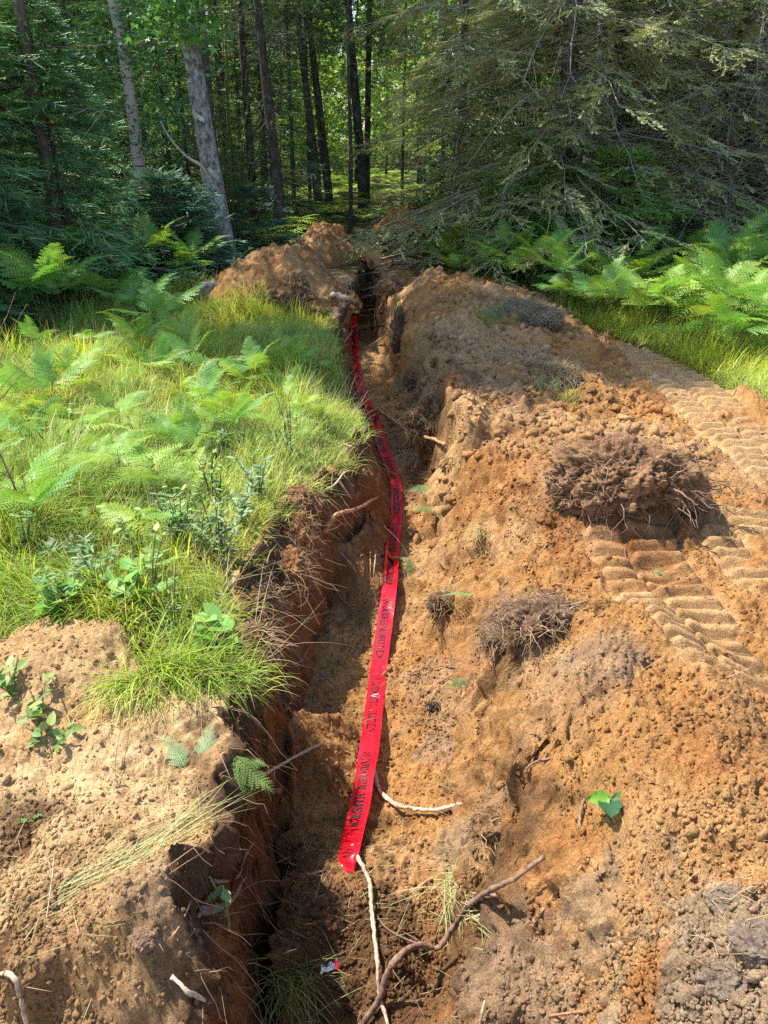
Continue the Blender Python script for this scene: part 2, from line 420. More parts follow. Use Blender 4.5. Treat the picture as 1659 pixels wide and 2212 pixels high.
def height(X, Y, full=True):
    near = sstep(16.5, 14.5, Y) * sstep(4.9, 4.2, X) * sstep(-3.9, -3.4, X) * sstep(.15, .3, Y)
    wx = .032 * fbm(X * 4.2, Y * 4.2, seed=15, octv=3); Xw = X + wx * sstep(.4, 1., np.abs(X) * 0 + 1) + .010 * fbm(X * 17, Y * 17, seed=16, octv=2)
    base = sample(HM, Xw, Y + wx * .6) * near
    soft = sample(HS, X, Y) * near
    far = .10 * fbm(X * .18, Y * .18, seed=3, octv=3) * sstep(9, 16, np.hypot(X, Y)) + .9 * sstep(30, 120, Y)
    Z = base + far
    steep = np.abs(sample(HM, Xw + .03, Y + wx * .6) - sample(HM, Xw - .03, Y + wx * .6)) / .06
    steep = sstep(.7, 1.6, steep) * near
    mead = (inpoly(X, Y, MEADOW_L) | inpoly(X, Y, MEADOW_R)) * 1.0
    wild = sstep(10.5, 12, np.hypot(X, Y)) 
    soilm = (1 - mead) * (1 - wild)
    left = (X < rimx(Y)) * 1.0
    # lumps of loose spoil, weaker on the scraped sand and the floor
    spoil = soilm * np.where(left > 0, .35, 1.0)
    floor = sstep(-.45, -.55, base)
    spoil = spoil * (1 - .35 * floor)
    trk = np.zeros_like(X); tread = np.zeros_like(X)
    for cx, hw, y0, y1, pit, dep in TRACKS:
        wob = .03 * noise3(Y * 2, X * 0, X * 0, 5)
        dx = (X - cx - wob) / hw
        m = sstep(1.12, .92, np.abs(dx)) * sstep(y0 - .1, y0 + .1, Y) * sstep(y1 + .1, y1 - .1, Y)
        m = m * sstep(-.55, -.15, fbm(X * 2.2, Y * 2.2, seed=31, octv=3) + .3 + .5 * noise3(X * 9, Y * 9, X * 0, 33)) * dep
        ph = Y / pit + .35 * noise3(X * 3, Y * 3, X * 0, 8) + np.where(dx > -.15, .5, 0) + .12 * dx
        r = np.clip(np.sin(2 * math.pi * ph) * 1.3 + .15, 0, 1) ** .6
        edge = sstep(1.0, .8, np.abs(dx)) * (1 - .8 * np.exp(-((dx + .15) / .07) ** 2))
        tread = np.maximum(tread, m * edge * r * .046); trk = np.maximum(trk, m)
    loose = spoil * (1 - .9 * trk)
    Z = Z + loose * (.036 * fbm(X * 3.1, Y * 3.1, base * 3, 3, 21) + .034 * (np.abs(fbm(X * 6.5, Y * 6.5, base * 6, 3, 27)) - .25) + .018 * fbm(X * 9, Y * 9, base * 9, 3, 22))
    if full:
        w1, c1 = worley(X * 17 + base * 15 + .5 * noise3(X * 20, Y * 20, base * 20, 4), Y * 17 + base * 9, 41)
        w2, c2 = worley(X * 38 + base * 33, Y * 38 + base * 17 + .5 * noise3(X * 40, Y * 40, base * 0, 4), 43)
        g1 = sstep(-.25, .35, fbm(X * 2.3, Y * 2.3, seed=61, octv=3))
        Z = Z + loose * (.020 * np.clip(.55 - w1, 0, 1) * (c1 > .45) * g1 * 1.6 + .017 * np.clip(.62 - w2, 0, 1) * (c2 > .2) * 1.6)
        Z = Z + soilm * (1 - .8 * trk) * (.0045 * fbm(X * 60, Y * 60, base * 60, 3, 23, .65) + .010 * fbm(X * 24, Y * 24, base * 24, 3, 24))
        for (bx, by, bz), ang, L, W in BOOTS:
            u = (X - bx) * math.cos(ang) + (Y - by) * math.sin(ang); v = -(X - bx) * math.sin(ang) + (Y - by) * math.cos(ang)
            m = sstep(1.1, .85, np.hypot(u / L, v / W))
            zig = np.sin(2 * math.pi * (u / .022 + .55 * np.abs(((v / .03) % 2) - 1)))
            Z = Z * (1 - .0 * m) + m * (-.012 + .0045 * zig - .0 * Z)
    Z = Z + mead * (.05 * fbm(X * 1.3, Y * 1.3, seed=71, octv=3) + .012 * fbm(X * 12, Y * 12, seed=72, octv=2)) * sstep(0, .3, np.abs(X - rimx(Y)))
    Z = Z + tread - .016 * trk
    Z = Z + loose * sstep(3.6, 5.5, Y) * (1 - floor) * (.045 * fbm(X * 1.9, Y * 1.9, seed=28, octv=3) + .045 * fbm(X * 5.5, Y * 5.5, seed=29, octv=3, gain=.6))
    # ragged sides of the trench
    Z = Z + steep * (.06 * fbm(X * 5, Y * 5, Z * 5, 3, 25) + .02 * fbm(X * 20, Y * 20, Z * 20, 3, 26))
    # lumps here and there: (U,V,Z,radius,height)
    for (u, v, z, r, h) in HUMPS:
        x, y, _ = P(u, v, z); d = np.hypot(X - x, (Y - y) * .9) / (r * (1 + .25 * noise3(X * 6, Y * 6, X * 0, 9)))
        Z = Z + h * sstep(1, 0, d)
    return Z, dict(mead=mead, wild=wild, trk=trk, steep=steep, left=left, floor=floor, near=near, base=base)
HUMPS = [(1010, 720, .2, .25, .10), (960, 800, .2, .3, .10), (1020, 890, .1, .22, .05), (930, 740, .25, .2, .09), (1150, 740, .15, .25, .08), (1090, 650, .25, .25, .08), 
         (1060, 1000, 0, .15, .06), (1090, 1180, 0, .18, .07), (1060, 1400, -.1, .12, -.06), (1040, 1620, -.3, .1, .06), (1120, 1660, -.1, .14, .06), (1390, 1560, .2, .16, .05), (1600, 1760, .25, .2, .05), (130, 1440, 0, .42, .13), (255, 1420, 0, .15, .05), (940, 1330, -.5, .2, .12), (1345, 1090, .02, .52, .2), (1150, 1340, .0, .25, .10),
         (720, 1930, -.6, .25, .06), (840, 2120, -.6, .2, .12), (1080, 1770, -.25, .1, .09), (1290, 850, .05, .25, .07), (1240, 1490, .1, .3, .06),
         (1500, 1640, .2, .3, .06), (430, 2130, -.3, .18, .10), (300, 2120, -.2, .16, .10), (1420, 1240, .0, .15, -.08), (1560, 2060, .25, .3, .06), (1450, 2180, .15, .2, .05)]

# fan-shaped grid, fine where the camera looks, one sheet out to the horizon
NI, NO = 600, 26
rows = [-30, -15, -8, -4, -2, -1, -.4, 0, .2, .35]
w = 1.2
y = .45
while y < 16.5:
    rows.append(y); y += .0029 * max(y + .8, 1.35)
while y < 320:
    rows.append(y); y += .03 * (y - 10)
ROWS = np.array(rows)
def wid(Y): return np.maximum(Y + .8, 1.35) * .64
si = np.linspace(-1, 1, NI)
eo = np.cumsum(np.geomspace(.06, 90, NO))
GX = np.concatenate([-(wid(ROWS)[:, None] + eo[::-1][None]), si[None] * wid(ROWS)[:, None], wid(ROWS)[:, None] + eo[None]], axis=1)
GY = np.repeat(ROWS[:, None], GX.shape[1], 1)
GZ, MK = height(GX, GY)

def gz(x, y):
    x = np.atleast_1d(np.asarray(x, float)); y = np.atleast_1d(np.asarray(y, float))
    j = np.clip(np.interp(y, ROWS, np.arange(len(ROWS))), 0, len(ROWS) - 1.001)
    s = x / wid(y)
    out = np.sign(s) * np.where(np.abs(s) > 1, 1, 0)
    ci = (np.clip(s, -1, 1) + 1) / 2 * (NI - 1) + NO
    co = np.interp(np.abs(x) - wid(y), np.concatenate([[0], eo]), np.arange(NO + 1))
    c = np.where(np.abs(s) <= 1, ci, np.where(s > 0, NO + NI - 1 + co, NO - co))
    c = np.clip(c, 0, GX.shape[1] - 1.001)
    a, b = j.astype(int), c.astype(int); fa, fb = j - a, c - b
    return (GZ[a, b] * (1 - fb) + GZ[a, b + 1] * fb) * (1 - fa) + (GZ[a + 1, b] * (1 - fb) + GZ[a + 1, b + 1] * fb) * fa
def hit(U, V):
    d = ray(U, V); t = np.arange(1.0, 40, .01)
    x, y, z = d[0] * t, d[1] * t, CAM_H + d[2] * t
    k = np.nonzero(z < gz(x, y))[0]
    k = k[0] if len(k) else len(t) - 1
    return np.array((x[k], y[k], z[k]))

def soil_colour(X, Y, Z, mk):
    n1 = fbm(X * 1.7, Y * 1.7, Z * 1.7, 4, 81); n2 = fbm(X * 6, Y * 6, Z * 6, 4, 82); n3 = fbm(X * 22, Y * 22, Z * 22, 3, 83)
    sand = np.array((.67, .47, .245)); orange = np.array((.47, .248, .092)); tan = np.array((.51, .318, .15)); brown = np.array((.16, .085, .042))
    grey = np.array((.34, .25, .17)); rust = np.array((.33, .135, .048)); dark = np.array((.11, .07, .045)); moss = np.array((.10, .10, .035))
    litter = np.array((.06, .05, .03))
    def mix(a, b, f): return a + (b - a) * f[..., None]
    C = np.broadcast_to(orange, X.shape + (3,))
    C = mix(C, tan, sstep(-.35, .6, n1 + .3 * n2))
    C = mix(C, rust, .55 * sstep(.25, .9, n2 + .3 * n3))
    C = mix(C, brown, .36 * sstep(.15, 1.0, fbm(X * 3.1, Y * 3.1, Z * 3, 5, 84, .65)) * (1 - mk['left'] * .7))
    C = mix(C, sand, mk['trk'] * .5)
    C = mix(C, mix(np.broadcast_to(sand, C.shape), tan, sstep(0, .8, n2 + .4 * n1)), mk['left'])
    # blobs of other soil: U, V, Z, radius, colour, strength
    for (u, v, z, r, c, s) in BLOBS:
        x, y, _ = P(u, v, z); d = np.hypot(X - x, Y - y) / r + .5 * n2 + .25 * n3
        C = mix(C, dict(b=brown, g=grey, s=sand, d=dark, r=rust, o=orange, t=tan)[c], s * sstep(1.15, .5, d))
    # layers in the trench sides: dark topsoil then rust, then dun
    side = mk['steep'] * (Y < 12) * sstep(.38, .28, X - rimx(Y))
    depth = -Z + .05 * n2
    C = mix(C, (rust * .55 + brown * .45), side * .8)
    C = mix(C, dark, side * sstep(.20, .07, depth) * sstep(-.1, -.02, -mk['base'] + .02) * .8)
    C = mix(C, moss, mk['mead'] * .9)
    C = mix(C, litter, mk['wild'] * (1 - sstep(.3, .1, np.abs(X - .0) / 6)))
    C = mix(C, mix(np.broadcast_to(litter, C.shape), moss, sstep(-.2, .4, n2)), mk['wild'])
    return np.clip(C * (1 + .10 * n3[..., None]), .01, .9)
BLOBS = [(660, 1980, -.6, .38, 'b', .75), (640, 1850, -.65, .25, 'b', .6), (800, 2120, -.65, .4, 'b', .8), (1000, 2100, -.4, .35, 'b', .55), (1130, 2140, -.2, .28, 'g', .6), (950, 2000, -.5, .25, 'b', .4),
         (1620, 2110, .3, .27, 'g', .95), (1500, 2190, .15, .14, 'g', .8), (1560, 1960, .25, .08, 'g', .5), (1450, 2000, .1, .35, 's', .2),
         (960, 1490, -.6, .28, 'g', .45), (960, 1600, -.6, .12, 'g', .5), (1000, 1780, -.4, .14, 'g', .6), (1180, 1330, .05, .22, 'b', .7), (1130, 1400, 0, .14, 'b', .6), (1220, 1490, .12, .2, 'g', .3), (1300, 1400, .2, .15, 'g', .5),
         (1340, 1030, .1, .45, 'b', .75), (1400, 1080, .1, .4, 'b', .7), (1250, 1100, .05, .35, 'r', .5), (1330, 1180, .05, .4, 'r', .5), (1150, 980, .05, .5, 'r', .35), (1180, 790, .1, .5, 'g', .5), (1200, 830, .1, .4, 'b', .4),
         (1000, 760, .2, .9, 't', .7), (960, 730, .3, .9, 'g', .45), (1100, 860, .1, .4, 'g', .3), (1130, 690, .2, .5, 'b', .7), (880, 630, .1, .5, 'b', .5), (940, 940, -.2, .3, 'b', .7), (790, 1080, -.6, .3, 'g', .3), (870, 950, -.6, .4, 'b', .5), (800, 1250, -.6, .35, 'b', .4), (700, 1560, -.65, .3, 'b', .35),
         (300, 2060, -.03, .12, 'b', .35), (330, 2150, -.16, .2, 'b', .55), (60, 2190, -.2, .25, 'b', .85), (420, 2180, -.2, .15, 'b', .6), (160, 2130, -.1, .12, 'b', .6), (350, 1960, 0, .16, 'g', .6), (120, 1420, 0, .45, 't', .7), (200, 1980, 0, .3, 't', .5), (30, 1790, 0, .12, 'b', .8),
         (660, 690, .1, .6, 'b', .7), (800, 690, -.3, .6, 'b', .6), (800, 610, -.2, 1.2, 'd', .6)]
GC = soil_colour(GX, GY, GZ, MK)
# sideways raggedness of the steep faces
JX = MK['steep'] * (.045 * fbm(GZ * 7, GY * 7, GX * 3, 4, 91) + .018 * fbm(GZ * 28, GY * 28, GX * 9, 3, 92))
nr, nc = GX.shape
idx = np.arange(nr * nc).reshape(nr, nc)
F = np.stack([idx[:-1, :-1], idx[:-1, 1:], idx[1:, 1:], idx[1:, :-1]], -1).reshape(-1, 4)
g = link('ground', mesh_np('ground', np.stack([GX + JX, GY, GZ], -1).reshape(-1, 3), F, M['soil'], GC.reshape(-1, 3), True))
tag(g, 'sandy orange ground with the dug trench, dumped soil and machine track marks', None, kind='structure')
# ------------------------------------------------------------------ grass
def in_view(x, y, z=0.0, mar=.10):
    """True where a point could show in the picture (used only to skip plants nobody can see)"""
    dz = z - CAM_H; dep = y * CP - dz * SP; up = y * SP + dz * CP
    return (dep > .3) & (np.abs(x) < (.5 + mar) * dep + .3) & (up > -(.667 + mar) * dep - .3)

def blades(base, h, w, az, lean, curve, col, seg=4):
    """arching tapered grass blades; all arguments per blade"""
    n = len(base); s = np.linspace(0, 1, seg + 1)[None, :]
    ax, ay = np.cos(az)[:, None], np.sin(az)[:, None]
    th = lean[:, None] + curve[:, None] * s
    dl = h[:, None] / seg
    hx = np.concatenate([np.zeros((n, 1)), np.cumsum(np.sin(th[:, 1:]) * dl, 1)], 1)
    hz = np.concatenate([np.zeros((n, 1)), np.cumsum(np.cos(th[:, 1:]) * dl, 1)], 1)
    c = np.stack([base[:, 0:1] + ax * hx, base[:, 1:2] + ay * hx, base[:, 2:3] + hz], -1)
    wd = (w[:, None] * (1 - s ** 1.6 * .93))[..., None] * .5
    side = np.stack([-ay, ax, 0 * ax], -1)
    V = np.stack([c - side * wd, c + side * wd], 2).reshape(n, -1, 3)
    k = (seg + 1) * 2; j = np.arange(seg) * 2
    q = np.stack([j, j + 1, j + 3, j + 2], -1)
    F = (q[None] + (np.arange(n) * k)[:, None, None]).reshape(-1, 4)
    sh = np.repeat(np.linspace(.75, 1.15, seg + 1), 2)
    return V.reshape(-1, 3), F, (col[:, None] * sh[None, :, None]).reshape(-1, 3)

def scatter(poly, n, ymax=12, keep=None):
    poly = np.asarray(poly); lo, hi = poly.min(0), poly.max(0); hi[1] = min(hi[1], ymax)
    out = []
    tot = 0
    while tot < n:
        x = U01(n * 2, lo[0], hi[0]); y = U01(n * 2, lo[1], hi[1])
        # denser near the camera
        m = inpoly(x, y, poly) & in_view(x, y) & (U01(n * 2) < (2.6 / np.maximum(y, 2.4)) ** 1.1)
        if keep is not None: m &= keep(x, y)
        out.append(np.stack([x[m], y[m]], -1)); tot += m.sum()
    return np.concatenate(out)[:n]

LIME = np.array((.48, .56, .09)); MID = np.array((.28, .43, .06)); STRAW = np.array((.52, .46, .22)); BLUEG = np.array((.10, .20, .07))
def grass_colours(n, x, y, straw=.12):
    t = sstep(-.5, .5, fbm(x * 1.6, y * 1.6, seed=101, octv=3) + U01(n, -.35, .35))
    c = MID[None] + (LIME - MID)[None] * t[:, None]
    m = U01(n) < straw
    c[m] = STRAW * U01((m.sum(), 1), .6, 1.1)
    return c * U01((n, 1), .75, 1.2)

def meadow(name, poly, n, hmin, hmax, label, wmul=1.0, straw=.12, keep=None):
    p = scatter(poly, n, keep=keep); x, y = p[:, 0], p[:, 1]
    clump = sstep(-.4, .7, fbm(x * 3.3, y * 3.3, seed=111, octv=3))
    h = U01(n, hmin, hmax) * (.5 + .8 * clump) * (.38 + .62 * sstep(.02, .45, np.abs(x - rimx(y))))
    w = np.where(U01(n) < .07, U01(n, .006, .010), U01(n, .0022, .0048)) * wmul * (1 + .06 * y)
    # neighbours lean the same way, as wind and rain leave them
    az = fbm(x * 1.1, y * 1.1, seed=121, octv=2) * 3.5 + rng.normal(0, .9, n)
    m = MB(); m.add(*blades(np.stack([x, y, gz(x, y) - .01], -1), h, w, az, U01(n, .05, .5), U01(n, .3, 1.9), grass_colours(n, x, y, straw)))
    o = link(name, m.mesh(name, M['grass']))
    return tag(o, label, None, kind='stuff')
meadow('meadow_grass', MEADOW_L, 95000, .12, .36, 'bright green and straw grass on the bank left of the trench')
far_r = lambda x, y: (y < 11.5)
# dead stalks and thatch between the living blades
p = scatter(MEADOW_L, 9000); m = MB(); nn_ = len(p); m.add(*blades(np.stack([p[:, 0], p[:, 1], gz(p[:, 0], p[:, 1])], -1), U01(nn_, .08, .42), U01(nn_, .0014, .0028), U01(nn_, 0, 6.3), U01(nn_, .0, 1.3), U01(nn_, -.2, .8), vary((.55, .46, .26), nn_)))
o = link('dead_stalks', m.mesh('dead_stalks', M['grass'])); tag(o, 'dry straw coloured stalks and thatch between the green blades on the left bank', None, kind='stuff')
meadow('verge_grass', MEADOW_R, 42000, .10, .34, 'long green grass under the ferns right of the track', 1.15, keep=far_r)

# tufts that hang over the trench edge, each its own plant
def tuft(name, loc, n, hmin, hmax, az0, spread, label, cat, lean=(.1, .9), curve=(.4, 2.2), wid_=(.0022, .0045), cols=None, group=None, rad=.05):
    b = np.stack([rng.normal(0, rad, n), rng.normal(0, rad, n), U01(n, -.02, .0)], -1)
    c = grass_colours(n, b[:, 0] * 9 + loc[0] * 5, b[:, 1] * 9 + loc[1] * 5, .2) if cols is None else vary(cols[0], n) * (1 - (t := U01((n, 1)))) + vary(cols[1], n) * t
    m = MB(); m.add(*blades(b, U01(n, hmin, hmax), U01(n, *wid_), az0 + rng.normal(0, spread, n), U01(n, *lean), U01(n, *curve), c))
    o = link(name, m.mesh(name, M['grass']), loc=loc)
    return tag(o, label, cat, group)
EDGE_G = 'grass tufts drooping over the trench edge'
for i, (u, v, n, hm, az) in enumerate([(500, 1475, 150, .20, -.6), (440, 1450, 200, .30, -.9), (400, 1440, 160, .30, -1.2), (480, 1330, 120, .16, -.2), (525, 1210, 90, .14, .1), (600, 1110, 80, .14, .1), (670, 1055, 90, .15, .2),
                                       (735, 1005, 120, .17, .1), (775, 945, 90, .15, .2), (740, 880, 90, .14, .1), (722, 820, 90, .12, .1), (712, 760, 90, .12, 0)]):
    p = hit(u - 12, v)
    if i < 3: p[2] = gz(p[0], p[1])[0]
    tuft('grass_tuft', p, n, hm * .5, hm * 1.1, az, .9, 'arching grass tuft hanging over the left rim of the trench', 'grass tuft', group=EDGE_G, rad=.06)
tuft('grass_tuft', hit(285, 1465), 220, .12, .26, -2.0, .5, 'grass clump flopped forward onto the pale sand at the meadow corner', 'grass tuft', lean=(.5, 1.2), rad=.045)
tuft('grass_tuft', hit(350, 1475), 150, .12, .24, -1.6, .7, 'small grass clump at the sand edge beside the flopped clump', 'grass tuft', rad=.05)
DRY = ((.60, .50, .30), (.35, .38, .12))
tuft('dry_grass_tuft', hit(985, 1905), 200, .10, .22, -.6, .9, 'bleached straw grass tuft on the spoil above the long crooked branch', 'grass tuft', lean=(1.0, 1.5), curve=(.1, .9), cols=DRY, rad=.04)
tuft('dry_grass_tuft', hit(1050, 1960), 110, .08, .18, -.5, .6, 'thin green and straw tuft half under the long crooked branch', 'grass tuft', lean=(1.1, 1.5), curve=(.1, .5), cols=DRY, rad=.04)
tuft('grass_tuft', hit(620, 2120), 130, .10, .26, -1.2, .8, 'dark green blades at the foot of the trench beside the torn scrap', 'grass tuft', cols=((.10, .16, .04), (.3, .34, .1)), rad=.05)
tuft('grass_tuft', hit(1040, 1140), 90, .06, .15, -2.2, .6, 'flattened pale grass wisp on the bank left of the track marks', 'grass tuft', lean=(1.0, 1.5), curve=(.1, .5), cols=DRY, rad=.04)
tuft('grass_tuft', hit(1180, 830), 240, .10, .22, 1.6, 1.2, 'grey green grass patch lying on the shaded spoil beside the track', 'grass tuft', cols=((.16, .22, .09), (.35, .33, .2)), rad=.13)
tuft('grass_tuft', hit(1045, 690), 240, .12, .24, 2.4, .8, 'fresh green tuft on the berm in front of the long grey sod', 'grass tuft', cols=((.10, .28, .04), (.25, .36, .08)), rad=.10)
tuft('grass_tuft', hit(870, 820), 130, .14, .28, -1.6, .3, 'grass tuft hanging down the right side of the trench under the sod slab', 'grass tuft', lean=(1.2, 1.9), curve=(.3, 1.0), cols=((.12, .22, .08), (.3, .32, .15)), rad=.05)
tuft('grass_tuft', hit(1230, 860), 80, .08, .16, 1.2, 1.0, 'short grass tuft beside the dark root clump hollow', 'grass tuft', rad=.05)

# long straws combed flat over the sand, near left
n = 170
t = U01(n); a = np.array(hit(110, 1960)); b = np.array(hit(400, 1790))
base = a + (b - a) * t[:, None] + rng.normal(0, .03, (n, 3)) * (1, 1, 0); base[:, 2] = gz(base[:, 0], base[:, 1]) + .006
m = MB(); m.add(*blades(base, U01(n, .08, .22), U01(n, .0016, .003), math.atan2(b[1] - a[1], b[0] - a[0]) + rng.normal(0, .22, n), U01(n, 1.38, 1.56), U01(n, 0, .12), vary((.42, .40, .17), n)))
o = link('flattened_straw', m.mesh('flattened_straw', M['grass'])); tag(o, 'band of green and straw stems pressed flat into the pale sand', None, kind='stuff')
# litter of stems and chopped leaves all over the dug soil
def soil_pts(n, cond):
    out = []; tot = 0
    while tot < n:
        y = .7 + 9.5 * U01(n * 2) ** 1.6; x = U01(n * 2, -1, 1) * (y * .62 + .5)
        m = in_view(x, y) & ~inpoly(x, y, MEADOW_L) & ~inpoly(x, y, MEADOW_R) & cond(x, y)
        out.append(np.stack([x[m], y[m]], -1)); tot += m.sum()
    return np.concatenate(out)[:n]
n = 2600
p = soil_pts(n, lambda x, y: U01(len(x)) < .15 + .85 * sstep(0, .5, fbm(x * 2, y * 2, seed=140, octv=3)))
m = MB(); m.add(*blades(np.stack([p[:, 0], p[:, 1], gz(p[:, 0], p[:, 1]) + .004], -1), U01(n, .03, .12), U01(n, .0012, .0026), U01(n, 0, 6.3), U01(n, 1.2, 1.6), U01(n, -.2, .3),
                        np.where(U01((n, 1)) < .35, vary((.30, .34, .10), n), vary((.50, .38, .22), n))))
o = link('stem_litter', m.mesh('stem_litter', M['grass'])); tag(o, 'loose bits of straw and green stem littering the dug soil', None, kind='stuff')

# fine root hairs along the trench side
n = 1500
y = 1.1 + 8.5 * U01(n) ** 1.5; x = rimx(y) + U01(n, -.03, .22) ; z = gz(x, y)
st = np.stack([x, y, z], -1); d = np.stack([U01(n, .2, 1), rng.normal(0, .6, n), U01(n, -1.0, .25)], -1)
L = U01(n, .04, .2)[:, None]; s = np.linspace(0, 1, 5)
pts = st[:, None] + d[:, None] * (L * s[None])[..., None] + np.cumsum(rng.normal(0, .008, (n, 5, 3)), 1); pts[:, :, 2] -= (L * .5 * s[None] ** 2)
V, Fq = tubes(pts, np.outer(U01(n, .0007, .0019), np.linspace(1, .3, 5)))
o = link('root_hairs', MB().add(V, Fq, percol(vary((.26, .16, .10), n), 15)).mesh('root_hairs', M['twig'])); tag(o, 'fine brown roots fraying out of the cut trench sides', None, kind='stuff')

# crumbs of soil
def ico(sub=1):
    t = (1 + 5 ** .5) / 2
    v = np.array([(-1, t, 0), (1, t, 0), (-1, -t, 0), (1, -t, 0), (0, -1, t), (0, 1, t), (0, -1, -t), (0, 1, -t), (t, 0, -1), (t, 0, 1), (-t, 0, -1), (-t, 0, 1)], float)
    f = [(0, 11, 5), (0, 5, 1), (0, 1, 7), (0, 7, 10), (0, 10, 11), (1, 5, 9), (5, 11, 4), (11, 10, 2), (10, 7, 6), (7, 1, 8), (3, 9, 4), (3, 4, 2), (3, 2, 6), (3, 6, 8), (3, 8, 9), (4, 9, 5), (2, 4, 11), (6, 2, 10), (8, 6, 7), (9, 8, 1)]
    v = [tuple(p / np.linalg.norm(p)) for p in v]
    for _ in range(sub):
        cache, nf = {}, []
        def mid(a, b):
            k = (min(a, b), max(a, b))
            if k not in cache:
                p = (np.array(v[a]) + np.array(v[b])); v.append(tuple(p / np.linalg.norm(p))); cache[k] = len(v) - 1
            return cache[k]
        for a, b, c in f:
            x, y, z = mid(a, b), mid(b, c), mid(c, a); nf += [(a, x, z), (b, y, x), (c, z, y), (x, y, z)]
        f = nf
    return np.array(v), np.array(f)
IV, IF = ico(1)
def crumbs(name, n, rmin, rmax, seed, label, cond=lambda x, y: x == x, power=2.4):
    p = soil_pts(n, cond); x, y = p[:, 0], p[:, 1]; z = gz(x, y)
    r = rmin + (rmax - rmin) * U01(n) ** power
    tv = IV * (1 + .0)
    R = frames(rng.normal(0, 1, (n, 3)), U01(n, 0, 6.3))
    S = r[:, None] * U01((n, 3), .6, 1.2)
    V, Fs = inst(tv, IF, R, np.stack([x, y, z + r * .05], -1), S)
    k = np.repeat(r, len(tv)) ; f = .35 / np.repeat(r, len(tv))
    V = V + (noise3(V[:, 0] * f * 3, V[:, 1] * f * 3, V[:, 2] * f * 3, seed) * k * .6)[:, None] * np.array((.5, .5, 1))
    # a crumb has the colour of the soil it broke from
    mk = dict(mead=np.zeros(n), wild=np.zeros(n), trk=np.zeros(n), steep=np.zeros(n), left=(x < rimx(y)) * 1., base=z)
    C = soil_colour(x, y, z, mk) * U01((n, 1), .8, 1.15)
    o = link(name, MB().add(V, Fs, percol(C, len(tv))).mesh(name, M['soil'], True))
    return tag(o, label, None, kind='stuff')
ontrk = lambda x, y: np.any([(np.abs(x - t_[0]) < t_[1]) & (y > t_[2]) & (y < t_[3]) for t_ in TRACKS], axis=0)
TAPEX = lambda y: np.interp(y, [2, 4.8, 6, 9, 10.5], [-.05, .08, 0, -.32, -.4])
pile = lambda x, y: (U01(len(x)) < np.where(x < rimx(y), np.where(y < 1.75, .8, .22), 1.0) * np.where(ontrk(x, y), .08, 1) * (.25 + .75 * sstep(-.2, .4, fbm(x * 1.8, y * 1.8, seed=150, octv=3))))
crumbs('soil_crumbs', 66000, .0025, .0095, 5, 'small crumbs of sandy soil strewn over the spoil', pile)
crumbs('soil_clods', 1300, .008, .019, 6, 'fist sized clods of sandy soil on the spoil heaps', lambda x, y: pile(x, y) & (y < 6), 2.5)

crumbs('broken_clods', 1700, .012, .045, 16, 'broken lumps of soil along the shaded berm and far banks', lambda x, y: (y > 4.2) & (x < 2.0) & (np.abs(x - TAPEX(y)) > .12) & (U01(len(x)) < .3 + .7 * (x > .1)), 2.6)

# ------------------------------------------------------------------ leaf and frond templates
def leaf_ovate():
    v = np.array([(0, 0, 0), (.3, .27, .04), (.68, .22, .03), (1, 0, -.06), (.68, -.22, .03), (.3, -.27, .04)]); return v, [np.array([(0, 1, 2, 3), (0, 3, 4, 5)])]
def leaf_maple():
    ang = np.radians([-105, -78, -50, -27, 0, 27, 50, 78, 105]); rad = [.42, .22, .72, .34, 1.0, .34, .72, .22, .42]
    v = [(0, 0, 0)] + [(r * math.cos(a), r * math.sin(a), -.08 * r * r) for a, r in zip(ang, rad)]
    return np.array(v), [np.array([(0, i, i + 1) for i in range(1, 9)])]
def frond(np_=13, pin=7, seed=0, lobed=True):
    """a bracken frond of length 1 along x: toothed pinnae that shorten to the tip, arching down"""
    r = np.random.default_rng(seed); V, F, n = [], [], 0
    def droop(x): return -.30 * x * x
    sx = np.linspace(0, 1, 9)
    for a, b in zip(sx[:-1], sx[1:]):
        w0, w1 = .007 * (1.1 - a), .007 * (1.1 - b)
        V += [(a, -w0, droop(a)), (a, w0, droop(a)), (b, w1, droop(b)), (b, -w1, droop(b))]; F.append((n, n + 1, n + 2, n + 3)); n += 4
    for i in range(np_):
        x = .10 + .86 * (i / (np_ - 1)) ** .92
        L = .40 * (1 - x) ** .75 * (0.75 + .25 * min(1, i / 2)) + .03
        for sd in (-1, 1):
            l = L * r.uniform(.88, 1.1); a = math.radians(62 - 22 * x + r.uniform(-5, 5)); tw = r.uniform(-.12, .12)
            dx, dy = math.cos(a), math.sin(a) * sd; m = max(3, int(pin * (L / .4) ** .5 + 1))
            for j in range(m):
                u0 = (j + .1) / m; u1 = (j + 1.0) / m; hw = (l * .135) * (1 - .8 * ((j + .5) / m) ** 1.3) + .004
                for q in (-1, 1):
                    def pt(u, k, fwd=0):
                        X = x + dx * l * u - dy * k * q * sd + dx * fwd; Y = dy * l * u + dx * k * q * sd + dy * fwd
                        return (X, Y, droop(x) - .35 * l * u * u * .6 + tw * k)
                    V += [pt(u0, 0), pt(u0 + .02, hw * .95, hw * .35), pt((u0 + u1) / 2 + .03, hw, hw * .5), pt(u1 - .02, hw * .15)]
                    F.append((n, n + 1, n + 2, n + 3)); n += 4
    return np.array(V), np.array(F)
FR = [frond(13, 7, 1), frond(15, 8, 2), frond(11, 6, 3)]
for k_, (v_, f_) in enumerate(FR):      # a sideways curl, different in each
    v_[:, 1] += (.10, -.13, .06)[k_] * v_[:, 0] ** 2; v_[:, 2] += .02 * np.sin(v_[:, 0] * 9 + k_) - .12 * np.abs(v_[:, 1])

